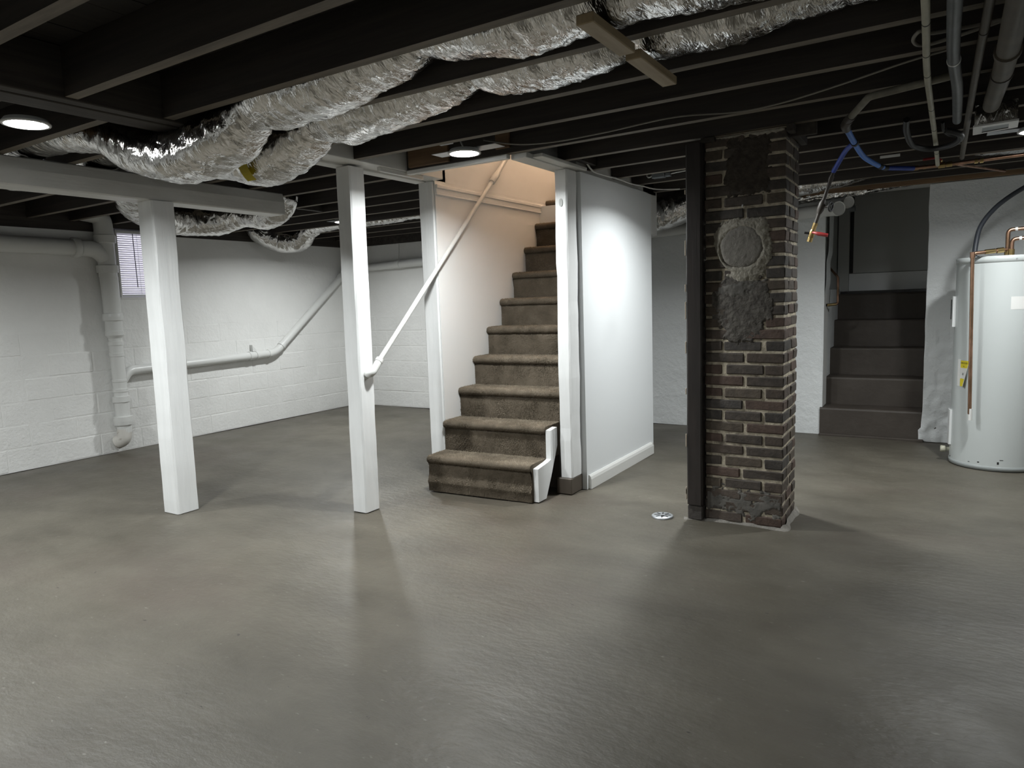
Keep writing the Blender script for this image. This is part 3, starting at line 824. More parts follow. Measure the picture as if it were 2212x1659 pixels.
# spilled mortar at the foot
def skirt():
    m2 = MB(); vs = []
    path = [(-1.30, 4.0), (-1.18, 4.03), (-0.95, 4.045), (-0.735, 4.04), (-0.73, 4.2), (-0.728, 4.46)]
    pts = catmull([(a, b, 0) for a, b in path], 0.02); n = 7
    for i, p in enumerate(pts):
        t = pts[min(i + 1, len(pts) - 1)] - pts[max(i - 1, 0)]; nr = Vector((t.y, -t.x, 0)).normalized()
        w = 0.012 + 0.014 * noise.noise((p.x * 9, p.y * 9, 1)) + (0.012 if p.x > -0.74 else 0); h = 0.008 + 0.010 * noise.noise((p.x * 11, p.y * 11, 4)) + (0.02 if p.x > -0.74 else 0)
        for k in range(n):
            f = k / (n - 1)
            vs.append((p.x + nr.x * (w * f + 0.0) - nr.x * 0.008, p.y + nr.y * w * f - nr.y * 0.008, max(0.0, h) * (1 - f) ** 1.5 * (1 + 0.3 * noise.noise((p.x * 60, p.y * 60, f * 4))) - (0.004 if k == n - 1 else 0)))
    fs = [(i * n + k, i * n + k + 1, (i + 1) * n + k + 1, (i + 1) * n + k) for i in range(len(pts) - 1) for k in range(n - 1)]
    m2.add(vs, fs, True)
    m2.build('mortar_skirt', M['cement'], CHM)
skirt()
# black timber against its left side
TP = thing('timber_post', (-1.23, 4.05, 0), 'near-black square timber standing against the left side of the brick chimney', 'post')
timber_post('timber', -1.282, -1.1885, 4.0, 4.13, 0.095, 2.205, M['timber'], None, parent=TP, jag=0.003)
MB().cbox(-1.280, -1.19, 4.01, 4.12, 0.0, 0.088, 0.006).build('brick', BR[3], TP)
MB().cbox(-1.2, -1.12, 4.02, 4.10, 2.206, 2.232, 0.003).build('wedge', M['girder'], TP)
for i in range(9):
    z = random.uniform(0.1, 2.1); h = random.uniform(0.02, 0.13)
    MB().cbox(-1.2865, -1.2795, 3.9965, 4.0035, z, z + h, 0.002).build('chipped_edge', M['chip'], TP)
# timber bracket above the chimney
BK = thing('chimney_bracket', (-0.75, 4.3, 2.2), 'dark wooden blocking nailed over the right top edge of the chimney', 'bracket')
MB().cbox(-0.735, -0.60, 4.08, 4.115, ZJ - 0.06, ZJ + 0.12, 0.003).build('side_board', M['girder'], BK)
MB().cbox(-0.735, -0.70, 4.0, 4.44, ZJ - 0.045, ZJ - 0.004, 0.003).build('cleat', M['girder'], BK)

# ------------------------------------------------------------------ foil ducts
def duct(name, path, label, half_w, half_h, step=0.013, n=56, seed=0.0, wr=0.0065, group='foil flexible ducts'):
    """path: list of (x, y, z, size) with size scaling the section; crumpled foil sleeve"""
    P = [Vector(p[:3]) for p in path]
    cen = catmull(P, step)
    # arc parameter of the control points for size interpolation
    m = len(cen)
    S = [0.0]
    for i in range(1, m): S.append(S[-1] + (cen[i] - cen[i - 1]).length)
    ctrl = []
    j = 0
    for p in P:
        best = min(range(j, m), key=lambda q: (cen[q] - p).length); j = best; ctrl.append(S[best])
    sz = np.interp(S, ctrl, [p[3] for p in path])
    vs = []
    up = Vector((0, 0, 1))
    for i in range(m):
        t = (cen[min(i + 1, m - 1)] - cen[max(i - 1, 0)]).normalized()
        side = t.cross(up)
        side = side.normalized() if side.length > 0.05 else Vector((0, 1, 0))
        u2 = side.cross(t).normalized()
        s = S[i]
        for k in range(n):
            a = 2 * math.pi * k / n
            ca, sa = math.cos(a), math.sin(a)
            w = wr * 1.1 * noise.noise((ca * 1.3 + seed, sa * 1.3, s * 26)) + wr * 0.9 * noise.noise((ca * 3 + seed, sa * 3, s * 48 + 7)) \
                + wr * 1.6 * noise.noise((ca * 1.1, sa * 1.1 + seed, s * 6)) + wr * 0.7 * abs(noise.noise((ca * 5 + s * 9, sa * 5 + seed, s * 20)))
            cc = math.copysign(abs(ca) ** 0.85, ca); ss = math.copysign(abs(sa) ** 0.85, sa)
            vs.append(cen[i] + side * (cc * (half_w * sz[i] + w)) + u2 * (ss * (half_h * sz[i] + w)))
    fs = [(i * n + k, i * n + (k + 1) % n, (i + 1) * n + (k + 1) % n, (i + 1) * n + k) for i in range(m - 1) for k in range(n)]
    m2 = MB(); m2.add(vs, fs, True); m2.add(vs[:n], [tuple(range(n))[::-1]]); m2.add(vs[-n:], [tuple(range(n))])
    root = thing(name, tuple(P[len(P) // 2]), label, 'duct', group)
    m2.build('foil_sleeve', M['foil'], root)
    return root
# bottoms of the sleeves follow the sags of the photograph: dips between straps and under the girder
DA = duct('foil_duct', [(1.6, 2.185, 2.345, .95), (0.6, 2.185, 2.335, 1), (-0.1, 2.185, 2.34, .95), (-0.55, 2.185, 2.338, 1.0), (-0.93, 2.185, 2.345, .95), (-1.3, 2.185, 2.338, 1.0), (-1.62, 2.185, 2.37, .82), (-1.72, 2.185, 2.38, .72),
                    (-1.86, 2.185, 2.35, .9), (-2.25, 2.18, 2.298, 1.04), (-2.56, 2.18, 2.288, 1.08), (-2.71, 2.18, 2.25, .72), (-2.86, 2.185, 2.19, .98), (-3.0, 2.19, 2.155, 1.0), (-3.25, 2.18, 2.125, 1.0), (-3.52, 2.13, 2.185, .95), (-3.74, 2.06, 2.29, .80),
                    (-4.0, 2.015, 2.345, .95), (-4.25, 2.012, 2.355, .82), (-4.5, 2.012, 2.355, .84), (-4.75, 2.012, 2.345, 1.0), (-5.0, 2.012, 2.36, .95), (-5.6, 2.012, 2.36, .95)],
          'crumpled foil duct nearest the viewer, sagging deepest under the girder', 0.158, 0.122, seed=1.1)
DB = duct('foil_duct', [(1.6, 2.59, 2.36, .95), (0.3, 2.59, 2.36, .95), (-0.35, 2.59, 2.37, .8), (-0.62, 2.59, 2.35, .95), (-0.93, 2.59, 2.345, .95), (-1.02, 2.59, 2.362, .78), (-1.18, 2.59, 2.345, .95), (-1.4, 2.59, 2.34, 1.0), (-1.65, 2.59, 2.352, .93), (-1.76, 2.59, 2.375, .7),
                    (-1.95, 2.59, 2.35, .95), (-2.25, 2.59, 2.315, 1.05), (-2.55, 2.59, 2.295, 1.1), (-2.73, 2.59, 2.285, .72), (-2.88, 2.60, 2.225, .98), (-3.15, 2.60, 2.155, 1.0), (-3.4, 2.56, 2.19, .95), (-3.7, 2.47, 2.275, .85),
                    (-4.1, 2.41, 2.35, .85), (-4.55, 2.41, 2.35, .85), (-5.0, 2.41, 2.35, .95), (-5.6, 2.41, 2.36, .9)],
          'crumpled foil duct with a yellow tag, behind the nearest one', 0.162, 0.12, seed=4.7)
DC = duct('foil_duct', [(-4.62, 2.86, 2.36, .8), (-4.85, 2.87, 2.30, .9), (-5.15, 3.02, 2.21, .95), (-5.5, 3.35, 2.17, 1.0), (-5.72, 3.75, 2.165, 1.05), (-5.6, 4.02, 2.175, 1.05), (-5.33, 4.10, 2.20, .8), (-5.1, 4.11, 2.18, .95), (-4.9, 4.09, 2.20, .95), (-4.78, 4.08, 2.28, .85), (-4.77, 4.08, 2.37, .8)],
          'foil duct looping low behind the white beam', 0.14, 0.125, seed=8.2)
DD = duct('foil_duct', [(-6.86, 5.34, 2.36, .8), (-6.80, 5.42, 2.25, 1.0), (-6.70, 5.62, 2.17, 1.35), (-6.52, 5.75, 2.175, 1.35), (-6.33, 5.755, 2.255, .85), (-6.1, 5.75, 2.31, .8), (-5.5, 5.75, 2.315, .85), (-4.9, 5.75, 2.325, .8), (-4.2, 5.75, 2.335, .75), (-3.5, 5.75, 2.335, .75)],
          'small foil duct dangling at the far left corner', 0.12, 0.105, seed=11.3)
DE = duct('foil_duct', [(-2.95, 6.38, 2.08, .9), (-2.55, 6.36, 2.085, 1), (-2.2, 6.38, 2.135, 1), (-1.9, 6.47, 2.24, .9), (-1.6, 6.57, 2.30, .9), (-1.1, 6.58, 2.31, .9), (-0.65, 6.58, 2.35, .7), (-0.3, 6.58, 2.385, .45), (0.1, 6.58, 2.40, .35)],
          'foil duct between the panel wall and the chimney, rising towards the right', 0.155, 0.15, seed=14.9)
DF = duct('foil_duct', [(-1.7, 6.90, 2.17, .9), (-1.2, 6.90, 2.185, 1.1), (-0.95, 6.90, 2.20, 1), (-0.75, 6.905, 2.21, .9), (-0.5, 6.91, 2.222, .7), (-0.25, 6.915, 2.23, .4)],
          'flattened crumpled foil sleeve above the white pipes by the hatchway', 0.055, 0.04, seed=17.3, wr=0.010)
DG = duct('foil_duct', [(-0.30, 6.18, 2.40, .2), (0.0, 6.18, 2.375, .6), (0.5, 6.16, 2.345, 1), (1.3, 6.15, 2.34, 1)],
          'foil duct above the water heater at the right edge', 0.14, 0.09, seed=21.3)

# yellow tag on the second duct
def duct_tag():
    m2 = MB(); vs = []
    for i in range(9):
        t = i / 8
        for x in (-3.16, -3.09):
            a = math.radians(-118 + 62 * t)
            vs.append((x - 0.02 * (1 - t) + 0.012, 2.60 + 0.198 * math.cos(math.radians(188 + 46 * (1 - t))), 2.165 + 0.160 * math.sin(math.radians(188 + 46 * (1 - t)))))
    fs = [(2 * i, 2 * i + 1, 2 * i + 3, 2 * i + 2) for i in range(8)]
    m2.add(vs, fs + [f[::-1] for f in fs])
    t = m2.build('yellow_tag', M['yellow'], DB)
    return t
duct_tag()

# pale battens holding the ducts between the joists
for y0, y1, lab in ((1.965, 2.35, 'pale wooden batten under the nearest foil duct'), (2.345, 2.79, 'pale wooden batten under the second foil duct')):
    o = MB().cbox(-0.985, -0.925, y0 + 0.05 if y0 < 2 else y0 + 0.06, y1 - 0.002 if y0 > 2 else y1, 2.182, 2.214, 0.003).build('wooden_batten', M['rawwood'])
    tag(o, lab, 'batten', 'duct battens')

# ------------------------------------------------------------------ downlights
def downlight(x, y, label, z=2.225, r=0.088, box=(0.16, 0.05), k=1.0, spread=160):
    t = thing('recessed_lamp', (x, y, z), label, 'lamp', 'round white downlights')
    MB().lathe((x, y, z), [(0.0, r * 0.90), (-0.003, r * 0.95), (-0.003, r * 1.10), (0.004, r * 1.12), (0.010, r * 1.05), (0.022, r * 0.95)], n=40).build('trim_ring', M['plastic'], t)
    m2 = MB(); m2.lathe((x, y, z), [(-0.0045, r * 0.90), (-0.0065, r * 0.7), (-0.008, r * 0.002)], n=40); m2.build('lens', M['lens'], t)
    ld = bpy.data.lights.new('lamp_glow', 'AREA'); ld.shape = 'DISK'; ld.size = r * 1.7; ld.energy = LAMP * k; ld.spread = math.radians(spread); ld.color = (0.965, 1.0, 0.995)
    lo = bpy.data.objects.new('lamp_glow', ld); lo.location = (x, y, z - 0.0095); COL.objects.link(lo); lo.parent = t; lo.matrix_parent_inverse = Matrix.Translation(-t.location)
    if box:
        bx = MB().cbox(x - 0.075 - box[0], x - box[0] + 0.02, y + box[1] - 0.04, y + box[1] + 0.04, z + 0.09, z + 0.13, 0.003).build('driver_box', M['steel'], t)
        MB().box(x - 0.24, x + 0.22, y - 0.005, y + 0.1, z + 0.024, z + 0.027).build('mounting_plate', M['steel'], t)
        MB().tube(fillet([(x - box[0], y + box[1], z + 0.10), (x - 0.05, y + 0.02, z + 0.10), (x, y, z + 0.025)], 0.03), 0.005, 8).build('lead', M['whitecable'], t)
    return t
downlight(-3.56, 1.615, 'lit round downlight at the upper left beside the girder', box=None)
downlight(-2.42, 3.43, 'lit round downlight in front of the carpeted stairs', k=0.85)
downlight(-5.42, 5.41, 'lit round downlight half hidden behind the slim white post', z=2.25)
downlight(-1.36, 4.78, 'lit round downlight hidden behind the chimney', z=2.25, box=None, k=0.60, spread=146)
downlight(0.43, 5.12, 'lit round downlight at the right edge above the water heater', k=0.72)
downlight(-5.5, 1.2, 'lit round downlight out to the left of the viewer', box=None)
downlight(-3.5, -1.15, 'lit round downlight behind the viewer on the left', box=None)
downlight(0.9, -1.15, 'lit round downlight added unseen behind the viewer on the right', box=None)  # added fill lamp, out of view, brightens the room from behind the camera

# ------------------------------------------------------------------ window and blind
y0, y1, z0, z1 = WIN
mb = MB()
xo = XL - 0.10
mb.cbox(xo - 0.03, xo + 0.03, y0, y0 + 0.035, z0, z1, 0.004); mb.cbox(xo - 0.03, xo + 0.03, y1 - 0.035, y1, z0, z1, 0.004)
mb.cbox(xo - 0.03, xo + 0.03, y0, y1, z0, z0 + 0.035, 0.004); mb.cbox(xo - 0.03, xo + 0.03, y0, y1, z1 - 0.035, z1, 0.004)
WN = struct(mb.build('window_1', M['trim']), 'small white framed basement window')
MB().box(xo - 0.005, xo + 0.0, y0 + 0.03, y1 - 0.03, z0 + 0.03, z1 - 0.03).build('pane', M['glass'], WN)
MB().cbox(XL - 0.06, XL + 0.006, y0 - 0.008, y1 + 0.008, z0 - 0.02, z0 + 0.004, 0.003).build('sill', M['trim'], WN)
m2 = MB(); m2.cbox(XL - 0.01, XL + 0.014, y0 - 0.012, y0 + 0.004, z0 + 0.004, z1, 0.003); m2.cbox(XL - 0.01, XL + 0.014, y1 - 0.004, y1 + 0.016, z0, z1, 0.003); m2.build('casing', M['trim'], WN)
BLD = thing('window_blind', (XL - 0.02, (y0 + y1) / 2, z1), 'white slatted blind with a dark wand in the small window', 'blind')
MB().cbox(XL - 0.045, XL + 0.012, y0 + 0.012, y1 - 0.012, z1 - 0.03, z1 - 0.002, 0.003).build('headrail', M['plastic'], BLD)
sm = MB()
ns = 6
for k in range(ns + 1):      # slightly arched slat, tilted nearly shut
    t = k / ns - 0.5
    for yy in (-(y1 - y0) / 2 + 0.02, (y1 - y0) / 2 - 0.02):
        sm.v.append((0.0155 * t + 0.0015 * (1 - 4 * t * t), yy, 0.0190 * t * -1.0))
sm.f = [(2 * k, 2 * k + 1, 2 * k + 3, 2 * k + 2) for k in range(ns)]; sm.smooth = [True] * ns
slat_me = sm.mesh('slat'); slat_me.materials.append(M['slat'])
z = z0 + 0.045
while z < z1 - 0.035:
    o = bpy.data.objects.new('slat', slat_me); o.location = (XL - 0.022, (y0 + y1) / 2, z); COL.objects.link(o)
    o.parent = BLD; o.matrix_parent_inverse = Matrix.Translation(-BLD.location)
    z += 0.0215
MB().cbox(XL - 0.035, XL - 0.01, y0 + 0.018, y1 - 0.018, z0 + 0.016, z0 + 0.03, 0.003).build('bottom_rail', M['plastic'], BLD)
MB().tube([(XL + 0.003, y0 + 0.165, z1 - 0.03), (XL + 0.004, y0 + 0.17, z0 + 0.10)], 0.004, 8).build('wand', M['greypipe'], BLD)
for yy in (y0 + 0.21, y1 - 0.12):
    MB().tube([(XL - 0.006, yy, z1 - 0.03), (XL - 0.006, yy, z0 + 0.03)], 0.0016, 6).build('cord', M['whitecable'], BLD)

# ------------------------------------------------------------------ white drain pipes on the left wall
SX, SY = -6.855, 3.685
DP = thing('drain_stack', (SX, SY, 0), 'thick white painted drain stack with collars beside the window', 'pipe')
MB().tube(fillet([(SX - 0.06, SY - 0.05, 0.10), (SX, SY - 0.01, 0.13), (SX, SY, 0.24)], 0.07, 8), 0.066, 22).build('bottom_elbow', M['rust'], DP)
def coll(z, h, r, r2=None):
    r2 = r2 or r
    return [(z, r * 0.9), (z + 0.004, r), (z + h - 0.004, r2), (z + h, r2 * 0.9)]
prof = [(0.22, 0.066), (0.36, 0.066)]
prof += [(0.30, 0.07)] if False else []
MB().lathe((SX, SY, 0), [(0.20, 0.066), (0.275, 0.066), (0.278, 0.084), (0.315, 0.088), (0.36, 0.088), (0.365, 0.066), (0.50, 0.066), (0.505, 0.078), (0.56, 0.078), (0.565, 0.063), (0.60, 0.063), (0.605, 0.070), (0.635, 0.070), (0.64, 0.062), (0.70, 0.062), (0.705, 0.066), (0.725, 0.066), (0.73, 0.061), (0.95, 0.061), (0.955, 0.066), (0.985, 0.066), (0.99, 0.062), (1.06, 0.062), (1.063, 0.068), (1.10, 0.068), (1.103, 0.060), (1.13, 0.062), (1.16, 0.082), (1.20, 0.082), (1.205, 0.076), (1.30, 0.076), (1.303, 0.090), (1.34, 0.090), (1.37, 0.086), (1.375, 0.076), (1.72, 0.079)], n=48, smooth=False).build('lower_stack', M['whitepipe'], DP)
MB().lathe((SX, SY - 0.005, 0), [(1.72, 0.079), (1.76, 0.079), (1.763, 0.093), (1.83, 0.096), (1.835, 0.078), (2.04, 0.078), (2.045, 0.094), (2.115, 0.098), (2.12, 0.085), (2.16, 0.085)], n=48, smooth=False).build('upper_stack', M['whitepipe'], DP)
MB().tube(fillet([(SX, SY - 0.005, 2.14), (SX, SY - 0.01, 2.30), (SX, SY - 0.25, 2.33)], 0.14, 8), 0.083, 22).build('top_elbow', M['whitepipe'], DP)
MB().tube(fillet([(SX, SY - 0.24, 1.985), (SX, SY - 0.10, 1.985), (SX, SY - 0.01, 1.90), (SX, SY, 1.80)], 0.10, 8), 0.076, 22).build('side_branch', M['whitepipe'], DP)
DH = thing('drain_pipe', (SX, 2.2, 1.99), 'white horizontal drain pipe high on the left wall', 'pipe')
MB().tube([(SX, 0.6, 2.035), (SX, 3.40, 1.988)], 0.074, 22).build('pipe_length', M['whitepipe'], DH)
MB().lathe((SX, 3.38, 1.988), [(0, 0.075), (0.002, 0.093), (0.055, 0.093), (0.06, 0.078)], axis=(0, 1, 0), n=24).build('hub', M['whitepipe'], DH)
for yy in (1.2,):
    MB().tube([(SX, yy, 2.10), (SX, yy, 2.235)], 0.004, 6).build('hanger', M['wire'], DH)
DL = thing('drain_pipe', (-6.885, 4.7, 0.81), 'white drain pipe running low along the left wall then slanting up to the corner', 'pipe')
px = -6.885
MB().tube(fillet([(SX, SY + 0.02, 0.70), (SX - 0.01, SY + 0.10, 0.80), (px, SY + 0.2, 0.803), (px, 4.3, 0.808)], 0.06, 8), 0.047, 18).build('lower_run', M['whitepipe'], DL)
MB().tube(fillet([(px, 4.28, 0.808), (px, 5.60, 0.832), (px, 6.82, 1.80)], 0.10, 8), 0.045, 18).build('slanting_run', M['whitepipe'], DL)
for c0, c1 in (((px, 5.22, 0.825), (px, 5.26, 0.826)), ((px, 5.31, 0.827), (px, 5.35, 0.828)), ((px, 5.49, 0.83), (px, 5.53, 0.831)), ((px, 5.69, 0.905), (px, 5.72, 0.928)), ((px, 6.74, 1.735), (px, 6.78, 1.77))):
    MB().tube([c0, c1], 0.051, 18).build('coupling', M['whitepipe'], DL)
MB().tube(fillet([(px, 6.80, 1.785), (px, 6.90, 1.865), (-6.6, 6.945, 1.872), (-4.0, 6.945, 1.925)], 0.12, 8), 0.05, 18).build('back_run', M['whitepipe'], DL)
MB().tube([(-6.05, 6.945, 1.885), (-5.98, 6.945, 1.887)], 0.056, 18).build('coupling', M['whitepipe'], DL)
MB().tube([(-6.02, 6.96, 1.93), (-6.03, 6.99, 2.15)], 0.006, 6).build('hanger_strap', M['whitepipe'], DL)
# bracket stub in the wall above the low pipe
o = MB().prism([(5.29, 0.875), (5.36, 0.865), (5.285, 0.95)], 0, XL - 0.01, XL + 0.055).build('wall_bracket', M['whitepipe'])
tag(o, 'small white triangular bracket on the wall above the low drain pipe', 'bracket')

# two capped white pipes along the back wall
for nm, y, z, xe, r, lab in (('drain_pipe', 6.88, 2.068, -0.80, 0.056, 'lower white capped pipe along the back wall behind the chimney'), ('drain_pipe', 6.967, 2.125, -0.73, 0.046, 'upper white capped pipe tight under the ceiling by the hatchway')):
    t = thing(nm, (xe - 0.5, y, z), lab, 'pipe')
    if y < 6.9:
        MB().tube([(-3.2, y, z - 0.09), (xe - 0.1, y, z)], r, 20).build('pipe_length', M['whitepipe'], t)
    else:
        MB().tube([(-3.2, y + 0.0, z - 0.03), (xe - 0.1, y, z)], r, 20).build('pipe_length', M['whitepipe'], t)
    dq = Vector((0.62, -0.78, 0)).normalized(); e0 = Vector((xe - 0.10, y, z)); e1 = e0 + Vector((0.045, 0, 0)); e2 = e1 + dq * 0.05
    MB().tube(fillet([tuple(e0 - Vector((0.03, 0, 0))), tuple(e1), tuple(e2)], 0.04), r * 1.03, 20).build('bend', M['whitepipe'], t)
    MB().lathe(e2 - dq * 0.012, [(0, r), (0.001, r * 1.14), (0.035, r * 1.14), (0.038, r * 1.08), (0.032, r * 0.98), (0.034, r * 0.02)], axis=dq, n=48, smooth=False).build('end_cap', M['whitepipe'], t)
t = thing('pipe_stub', (-0.72, 7.02, 2.08), 'dark round pipe stub beside the capped white pipes', 'pipe')
MB().lathe((-0.76, 7.1, 2.085), [(0, 0.03), (0.05, 0.03), (0.055, 0.026), (0.05, 0.02)], axis=(1, 0, 0), n=20).build('stub', M['greypipe'], t)

# ------------------------------------------------------------------ hatchway stairs
HS = thing('concrete_steps', (-0.53, 7.5, 0), 'dark brown painted concrete steps climbing inside the hatchway', 'stairs')
for i in range(5):
    ya = 7.0 + 0.255 * i; zt = 0.262 * (i + 1)
    m2 = MB(); nx = 24; vs = []
    for k in range(nx + 1):
        x = DX0 - 0.02 + (0.95) * k / nx
        w = 0.006 * noise.noise((x * 6, i * 3.3, 0)); w2 = 0.006 * noise.noise((x * 5, i * 1.7, 4))
        zb = 0 if i == 0 else zt - 0.262 - 0.02
        ring = [(ya + w, zb), (ya + w, zt - 0.02), (ya + w + 0.006, zt - 0.006), (ya + w + 0.02, zt + w2), (ya + 0.30, zt + w2 * 0.5), (ya + 0.30, zb)]
        vs += [(x, a, b) for a, b in ring]
    n = 6
    fs = [(k * n + j, (k + 1) * n + j, (k + 1) * n + (j + 1) % n, k * n + (j + 1) % n) for k in range(nx) for j in range(n)]
    m2.add(vs, fs, False); m2.add(vs[:n], [tuple(range(n))]); m2.add(vs[-n:], [tuple(range(n))[::-1]])
    m2.build('concrete_step', M['step'], HS)
MB().cbox(-0.96, -0.11, 6.96, 7.0, -0.01, 0.018, 0.006).build('toe_strip', M['step'], HS)
MB().box(-1.0, -0.942, YB + 0.26, 8.2, 0, 1.36).build('side_wall', M['roughplaster'], WB)
mb = MB(); mb.box(-1.12, -0.98, YB + 0.26, 8.5, 0, 2.6); mb.box(0.02, 0.2, YB + 0.2, 8.5, 0, 2.6); mb.box(-1.12, 0.2, 8.36, 8.5, 0, 2.6)
struct(mb.build('wall_hatch', M['greypaint']), 'grey painted side walls of the hatchway')
mb = MB(); mb.box(-1.12, 0.2, YB + 0.2, 8.5, 2.36, 2.5); struct(mb.build('ceiling_hatch', M['greypaint']), 'grey ceiling of the hatchway')
mb = MB(); mb.box(-0.83, 0.02, 8.27, 8.31, 1.525, 2.36)
D1 = struct(mb.build('door_1', M['greypaint']), 'grey flat door panel at the top of the hatchway steps')
MB().box(-0.97, 0.02, 8.255, 8.30, 1.338, 1.52).build('bottom_rail', M['drywall'], D1)
MB().box(-0.97, -0.865, 8.20, 8.25, 1.338, 2.36).build('jamb', M['greypaint'], D1)
MB().box(-0.865, -0.83, 8.30, 8.33, 1.53, 2.36).build('gap_shade', M['rubber'], D1)  # black strip put in for the shade of the gap beside the door
# bent copper line in the reveal
CP = thing('copper_line', (-0.88, 7.2, 1.3), 'thin bent copper pipe on the left reveal of the hatchway', 'pipe')
MB().tube(fillet([(-0.975, 7.42, 1.60), (-0.86, 7.30, 1.475), (-0.845, 7.20, 1.225), (-0.935, 7.15, 1.215)], 0.02), 0.011, 12).build('copper_pipe', M['copper'], CP)
MB().lathe((-0.952, 7.15, 1.215), [(0, 0.028), (0.008, 0.026), (0.012, 0.013)], axis=(1, 0, 0), n=18).build('escutcheon', M['steel'], CP)
MB().tube([(-0.935, 7.15, 1.215), (-0.86, 7.195, 1.222)], 0.0135, 12).build('brass_nipple', M['brass'], CP)

# ------------------------------------------------------------------ floor drain
FD = thing('floor_drain', (-1.432, 3.99, 0), 'round grey metal floor drain cover left of the chimney', 'drain')
MB().lathe((-1.432, 3.99, -0.002), [(0, 0.066), (0.008, 0.066), (0.011, 0.062), (0.012, 0.001)], n=40).build('cover', M['steel'], FD)
for k in range(8):
    a = math.radians(45 * k + 15); ca, sa = math.cos(a), math.sin(a)
    q = [(0.018, -0.0035), (0.05, -0.0035), (0.05, 0.0035), (0.018, 0.0035)]
    MB().prism([(-1.432 + u * ca - w * sa, 3.99 + u * sa + w * ca) for u, w in q], 2, 0.0085, 0.0108).build('slot', M['hole'], FD)
MB().lathe((-1.425, 3.972, 0.0085), [(0, 0.012), (0.0024, 0.012)], n=14).build('screw_hole', M['hole'], FD)

# ------------------------------------------------------------------ water heater
HC = (0.365, 6.29); HRD = 0.288; HZ = 1.555
WH = thing('water_heater', (HC[0], HC[1], 0), 'tall grey cylindrical water heater with copper pipes by the hatchway', 'water heater')
MB().lathe((HC[0], HC[1], 0), [(0.03, HRD), (0.033, HRD + 0.0), (HZ - 0.04, HRD)], n=96).build('jacket', M['heater'], WH)
MB().lathe((HC[0], HC[1], 0), [(0.0, HRD - 0.012), (0.005, HRD + 0.003), (0.034, HRD + 0.004), (0.036, HRD)], n=96).build('base_pan', M['heaterdark'], WH)
MB().lathe((HC[0], HC[1], 0), [(HZ - 0.045, HRD + 0.001), (HZ - 0.044, HRD + 0.004), (HZ - 0.006, HRD + 0.004), (HZ, HRD - 0.004), (HZ + 0.004, 0.001)], n=96).build('top_cap', M['heater'], WH)
def cyl(a, z, r): return (HC[0] + r * math.sin(a), HC[1] - r * math.cos(a), z)
def wrap(u, z, a0, r): return cyl(a0 + u / HRD, z, r)
def curved(a0, w, z0_, z1_, r0, r1, name, mat, parent=WH, n=8):
    m2 = MB(); vs = []
    for k in range(n + 1):
        a = a0 + (k / n - 0.5) * w / HRD
        vs += [cyl(a, z0_, r0), cyl(a, z1_, r0), cyl(a, z0_, r1), cyl(a, z1_, r1)]
    fs = []
    for k in range(n):
        i, j = 4 * k, 4 * k + 4
        fs += [(i + 2, j + 2, j + 3, i + 3), (i, i + 1, j + 1, j), (i + 1, i + 3, j + 3, j + 1), (i, j, j + 2, i + 2)]
    fs += [(0, 2, 3, 1), (4 * n, 4 * n + 1, 4 * n + 3, 4 * n + 2)]
    m2.add(vs, fs)
    return m2.build(name, mat, parent)
AL = math.radians(-82)
pn = curved(AL - 0.12, 0.11, 1.045, 1.275, HRD - 0.002, HRD + 0.020, 'access_cover', M['plastic'])
curved(AL - 0.20, 0.03, 1.10, 1.25, HRD + 0.012, HRD + 0.026, 'black_sticker', M['ink'], pn)
curved(AL - 0.10, 0.12, 0.14, 0.41, HRD - 0.002, HRD + 0.016, 'access_cover', M['plastic'])
# drain valve low on the left
m2 = MB(); p0 = Vector(cyl(AL - 0.12, 0.09, HRD - 0.01)); dr = (Vector(cyl(AL - 0.12, 0.09, HRD + 1)) - p0).normalized()
m2.lathe(p0, [(0, 0.016), (0.035, 0.016), (0.036, 0.024), (0.065, 0.026), (0.07, 0.02)], axis=dr, n=16); m2.build('drain_valve', M['cream'], WH)
# energy sheet: yellow and white bands with print
A0 = math.radians(-50)
def sheet():
    rows = [(0.80, 0.745, 'yellow'), (0.745, 0.665, 'paper'), (0.665, 0.607, 'yellow')]
    root = curved(A0 - 0.16, 0.030, 0.605, 0.808, HRD, HRD + 0.0012, 'energy_label', M['paper'])
    for zt, zb, mt in rows:
        m2 = MB(); vs = []; n = 8
        for k in range(n + 1):
            for z in (zb, zt):
                wide = 0.033 + 0.045 * (z - 0.607) / 0.193
                u = -0.028 + wide * k / n
                vs.append(wrap(u, z, A0, HRD + 0.0015 + 0.010 * (k / n) ** 2 * (0.9 - (z - 0.6) * 3)))
        fs = [(2 * k, 2 * k + 2, 2 * k + 3, 2 * k + 1) for k in range(n)]
        m2.add(vs, fs + [f[::-1] for f in fs]); m2.build('print_band', M[mt], root)
    m2 = MB(); vs = []                       # curled white back of the sheet
    for k in range(7):
        z = 0.607 + 0.193 * k / 6; wide = 0.033 + 0.045 * (z - 0.607) / 0.193; rr = HRD + 0.0015 + 0.010 * (0.9 - (z - 0.6) * 3)
        vs += [wrap(-0.028 + wide, z, A0, rr), wrap(-0.028 + wide + 0.016 * (1 - k / 8), z, A0, rr + 0.012 * (1 - k / 8))]
    fs = [(2 * k, 2 * k + 1, 2 * k + 3, 2 * k + 2) for k in range(6)]
    m2.add(vs, fs + [f[::-1] for f in fs]); m2.build('curled_edge', M['paper'], root)
    return root
SHEET = sheet()
